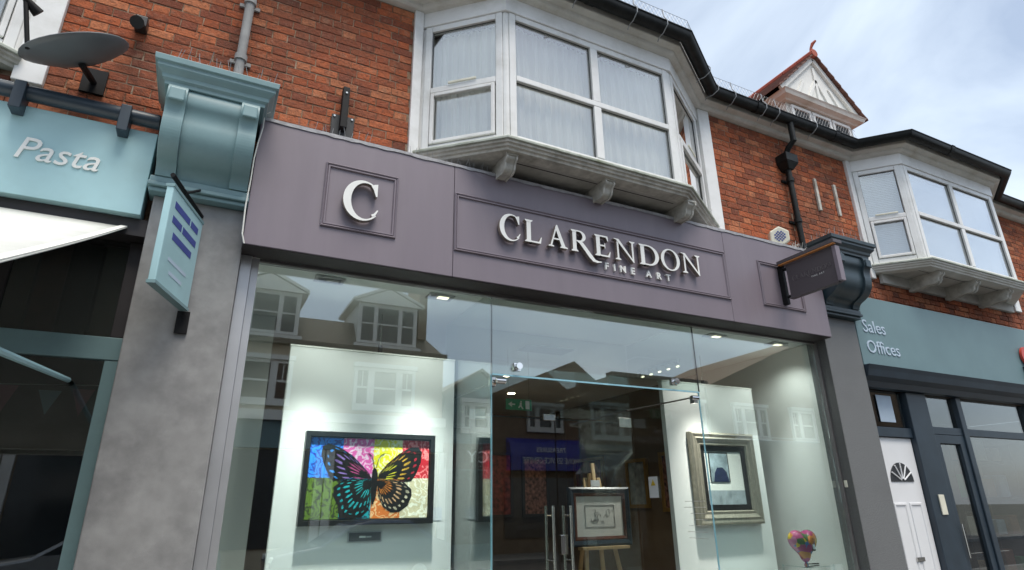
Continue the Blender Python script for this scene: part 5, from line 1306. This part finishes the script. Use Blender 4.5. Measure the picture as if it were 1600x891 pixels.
# ================================================================== the other side of the street (seen in the glass)
OY = -14.5
def opp(name, x0, x1, z, label, wallm, depth=9.0):
    t = thing(name, ((x0+x1)/2, OY, 0), label, 'building')
    MB().box(x0, x1, OY-depth, OY, 0.0, z).build('wall', wallm, t)
    return t
def sash3(t, x0, x1, z0, z1, y, arch=False):
    """three-light window standing proud of the wall"""
    f = MB(); f.box(x0, x1, y+0.001, y+0.14, z0-0.10, z0-0.001); f.box(x0-0.04, x1+0.04, y+0.001, y+0.20, z1+0.001, z1+0.14)
    wn = f.build('window', 'trim_white', t)
    w_ = x1-x0; xs_ = [x0, x0+w_*0.27, x0+w_*0.73, x1]
    for i in range(3):
        a, b = xs_[i], xs_[i+1]
        MB().rect_ring(a, b, z0, z1, [(0, y+0.002), (0, y+0.12), (0.10, y+0.12), (0.10, y+0.002)]).build('frame', 'trim_white', wn)
        MB().box(a+0.101, b-0.101, y+0.03, y+0.04, z0+0.101, z1-0.101).build('pane', 'pane_dark', wn)
        MB().box(a+0.101, b-0.101, y+0.041, y+0.08, (z0+z1)/2-0.03, (z0+z1)/2+0.03).build('glazing_bar', 'trim_white', wn)
        if i != 1: MB().box((a+b)/2-0.015, (a+b)/2+0.015, y+0.041, y+0.07, (z0+z1)/2+0.031, z1-0.102).build('glazing_bar', 'trim_white', wn)
m = mat('pane_dark', (0.05, 0.055, 0.06), 0.1, var=0.1)
A = opp('mansard_house', -12, 6.93, 6.45, 'cream house opposite with mansard roof and white dormers, seen reflected in the window', 'render_cream')
MB().prism_x([(OY+0.05, 6.451), (OY-0.75, 7.45), (OY-8.0, 7.45), (OY-8.9, 6.451)], -12, 6.36).build('mansard_roof', 'slate', A)
MB().hexa([(6.361, OY+0.05, 6.452), (6.90, OY+0.05, 6.452), (6.90, OY-8.9, 6.452), (6.361, OY-8.9, 6.452)], [(6.361, OY-0.5, 7.1), (6.42, OY-0.5, 7.1), (6.42, OY-8, 7.1), (6.361, OY-8, 7.1)]).build('hip', 'slate', A)
MB().box(6.06, 6.358, OY-1.6, OY-0.2, 7.0, 9.15).build('chimney_stack', 'render_brown', A)
MB().box(-12, 6.99, OY+0.001, OY+0.22, 6.30, 6.44).build('eaves_board', 'slate', A)
for x0 in (-11.2, -7.45, -3.70, 0.10, 3.92):
    x1 = x0+2.12
    d = MB().box(x0+0.06, x1-0.06, OY-2.5, OY-0.12, 6.60, 8.02).build('dormer', 'trim_white', A)
    MB().prism_y([(x0-0.12, 8.021), (x1+0.12, 8.021), ((x0+x1)/2, 8.56)], OY-2.5, OY-0.02).build('pediment', 'trim_white', d)
    for sg in (-1, 1):
        xa = x0-0.16 if sg < 0 else x1+0.16; xm = (x0+x1)/2
        MB().hexa([(xa, OY+0.02, 8.03), (xm, OY+0.02, 8.60), (xm, OY-2.5, 8.60), (xa, OY-2.5, 8.03)], [(xa, OY+0.02, 8.13), (xm, OY+0.02, 8.70), (xm, OY-2.5, 8.70), (xa, OY-2.5, 8.13)]).build('pediment_roof', 'trim_white', d)
    w_ = x1-x0; xs_ = [x0+0.12, x0+0.12+(w_-0.24)*0.28, x0+0.12+(w_-0.24)*0.72, x1-0.12]
    for i in range(3):
        MB().box(xs_[i]+0.07, xs_[i+1]-0.07, OY-0.119, OY-0.112, 6.75, 7.90).build('pane', 'pane_dark', d)
        MB().box(xs_[i]+0.07, xs_[i+1]-0.07, OY-0.111, OY-0.08, 7.30, 7.35).build('glazing_bar', 'trim_white', d)
    MB().box(x0-0.05, x1+0.05, OY-0.118, OY+0.06, 6.50, 6.598).build('sill', 'trim_white', d)
    sash3(A, x0+0.04, x1-0.10, 4.55, 5.80, OY)
MB().box(-12, 6.96, OY+0.002, OY+0.30, 4.02, 4.30).build('shop_cornice', 'trim_white', A)
MB().box(-12, 6.95, OY+0.002, OY+0.16, 3.25, 4.015).build('shop_fascia', 'slate_teal', A)
for x0 in (-11.6, -7.8, -4.0, -0.2, 3.6):
    MB().box(x0, x0+3.2, OY+0.002, OY+0.05, 0.6, 3.2).build('shop_window', 'pane_dark', A)
    for x in (x0-0.28, x0+3.24): MB().box(x, x+0.24, OY+0.003, OY+0.12, 0.0, 3.245).build('pilaster', 'trim_white', A)

B = opp('gabled_shop', 7.0, 9.55, 5.15, 'narrow dark teal gabled shop opposite, seen reflected between panel and doors', 'render_teal')
MB().prism_y([(6.98, 5.151), (9.57, 5.151), (8.32, 5.95)], OY-9, OY-0.01).build('gable', 'render_teal', B)
for xa, sg in ((6.9, 1), (9.66, -1)):
    MB().hexa([(xa, OY+0.15, 5.08), (8.32, OY+0.15, 5.98), (8.32, OY-9, 5.98), (xa, OY-9, 5.08)], [(xa, OY+0.15, 5.2), (8.32, OY+0.15, 6.10), (8.32, OY-9, 6.10), (xa, OY-9, 5.2)]).build('roof_slope', 'slate', B)
sash3(B, 7.6, 9.0, 4.0, 4.9, OY)
s_ = MB().box(7.0, 9.54, OY+0.001, OY+0.12, 2.75, 3.55).build('shop_fascia', 'sign_maroon', B)
text_obj('lettering', 'ENCY', 0.55, 'alu', s_, (9.35, OY+0.13, 2.95), rot=(R(90), 0, R(180)), extrude=0.01, spacing=1.15)
MB().box(7.2, 9.35, OY+0.001, OY+0.05, 0.5, 2.7).build('shop_window', 'pane_dark', B)

Cc = opp('blue_sign_shop', 9.6, 13.7, 5.6, 'brown shop opposite with blue service centre sign, seen reflected in the doors', 'render_brown')
MB().prism_y([(9.5, 5.601), (13.8, 5.601), (12.2, 6.75)], OY-9, OY-0.01).build('gable', 'render_brown', Cc)
sash3(Cc, 11.2, 12.8, 4.4, 5.3, OY)
s_ = MB().prism_x([(OY+0.001, 2.85), (OY+0.5, 2.85), (OY+0.46, 3.4), (OY+0.3, 3.85), (OY+0.001, 4.05)], 10.3, 13.6).build('shop_fascia', 'sign_blue', Cc)
text_obj('lettering', 'TREASURES', 0.26, 'letter_white', s_, (12.7, OY+0.455, 3.52), rot=(R(72), 0, R(180)), extrude=0.005)
text_obj('lettering', 'E PHONE SERVICE CENTRE', 0.31, 'letter_white', s_, (13.5, OY+0.515, 3.10), rot=(R(86), 0, R(180)), extrude=0.005, xs=0.74)
MB().box(10.2, 13.4, OY+0.001, OY+0.05, 0.5, 2.6).build('shop_window', 'pane_dark', Cc)

D = opp('long_brick_shop', 13.75, 18.6, 6.3, 'long brown brick shop opposite, seen reflected above the doors', 'render_brown')
for x in (14.2, 16.4): sash3(D, x, x+2.0, 4.2, 5.5, OY)
MB().box(13.75, 18.6, OY+0.001, OY+0.2, 3.1, 3.9).build('shop_fascia', 'slate_teal', D)
MB().box(14.0, 18.2, OY+0.001, OY+0.05, 0.5, 3.0).build('shop_window', 'pane_dark', D)
MB().box(13.75, 18.65, OY-0.2, OY+0.2, 6.301, 6.45).build('parapet', 'slate', D)
Ee = opp('tall_gable_house', 18.7, 34, 6.2, 'tall gabled brown house opposite, added to darken the reflection at the right of the window', 'render_brown')
MB().prism_y([(18.6, 6.201), (34.1, 6.201), (26.4, 9.4)], OY-9, OY-0.01).build('gable', 'render_brown', Ee)  # house and gable added so the glass reflects something dark here
for x in (20, 23.5, 27): sash3(Ee, x, x+2.0, 4.2, 5.5, OY)
MB().box(18.7, 34, OY+0.001, OY+0.2, 3.1, 3.9).build('shop_fascia', 'trim_white', Ee)

# ---- parked vehicles
def wheel(t, x, y, r, w_=0.2):
    wh = MB().tube([(x, y-w_/2, r-0.12), (x, y+w_/2, r-0.12)], r, 20).build('wheel', 'rubber', t, smooth=True)
    MB().tube([(x, y-w_/2-0.006, r-0.12), (x, y+w_/2+0.006, r-0.12)], r*0.62, 16).build('rim', 'alu', wh, smooth=True)
def car(x, y, ln, paint, label):
    t = thing('parked_car', (x+ln/2, y, -0.12), label, 'car', 'cars parked across the street')
    k = ln/4.2; h = 1.8
    prof = [(0.05, 0.35), (0.0, 0.62), (0.10, 0.80), (1.05, 0.95), (1.75, 1.38), (2.2, 1.46), (3.1, 1.44), (3.75, 1.05), (4.15, 0.92), (4.2, 0.5), (4.12, 0.33)]
    P_ = [(x+u*k, z-0.12) for u, z in prof]
    b = MB().prism_y(P_, y-h/2, y+h/2).build('body', paint, t, bevel=0.06)
    win = [(1.22, 0.97), (1.78, 1.33), (2.2, 1.40), (3.05, 1.385), (3.55, 1.06)]
    for sgn in (-1, 1):
        yy_ = y+sgn*(h/2+0.004)
        MB().prism_y([(x+u*k, z-0.12) for u, z in win], min(yy_, y+sgn*h/2), max(yy_, y+sgn*h/2)).build('side_window', 'pane_dark', b)
    for u in (0.85, 3.35):
        for sgn in (-1, 1): wheel(t, x+u*k, y+sgn*(h/2-0.09), 0.32)
    for sgn in (-1, 1): MB().box(x+0.02*k, x+0.16*k, y+sgn*0.7-0.16, y+sgn*0.7+0.16, 0.52, 0.64).build('headlight', 'letter_white', b, bevel=0.02)
car(-3.6, -11.0, 4.3, 'car_silver', 'silver car parked on the far side of the road, leftmost in the reflection')
car(1.6, -11.0, 4.1, 'car_blue', 'dark blue car parked on the far side of the road, middle of the reflection')
car(12.0, -11.0, 4.4, 'car_dark', 'black car parked on the far side of the road, right of the blue sign')
vn = thing('parked_van', (11.0, -6.2, -0.12), 'tall dark van parked at the kerb behind the viewer, outlined in the door glass', 'van')
V0 = 1.65
vp = [(x+V0, z) for x, z in ((6.45, 0.3), (6.40, 0.9), (6.55, 1.25), (7.0, 2.35), (7.5, 2.80), (8.2, 2.92), (12.2, 2.92), (12.3, 2.7), (12.3, 0.3))]
b = MB().prism_y([(x, z) for x, z in vp], -7.2, -5.25).build('body', 'car_dark', vn, bevel=0.09)
MB().prism_y([(x+V0, z) for x, z in ((7.05, 1.35), (7.38, 2.1), (8.3, 2.1), (8.3, 1.35))], -5.246, -5.242).build('side_window', 'pane_dark', b)
MB().tube([(x+V0, -5.24, z) for x, z in ((6.47, 1.3), (6.93, 2.37), (7.44, 2.84), (8.2, 2.96), (12.2, 2.96))], 0.012, 6).build('trim_line', 'alu', b)
for x in (7.3+V0, 11.2+V0):
    for y in (-5.42, -7.03): wheel(vn, x, y, 0.36)
MB().box(6.39+V0, 6.5+V0, -5.75, -5.4, 0.75, 0.95).build('headlight', 'letter_white', b, bevel=0.02)
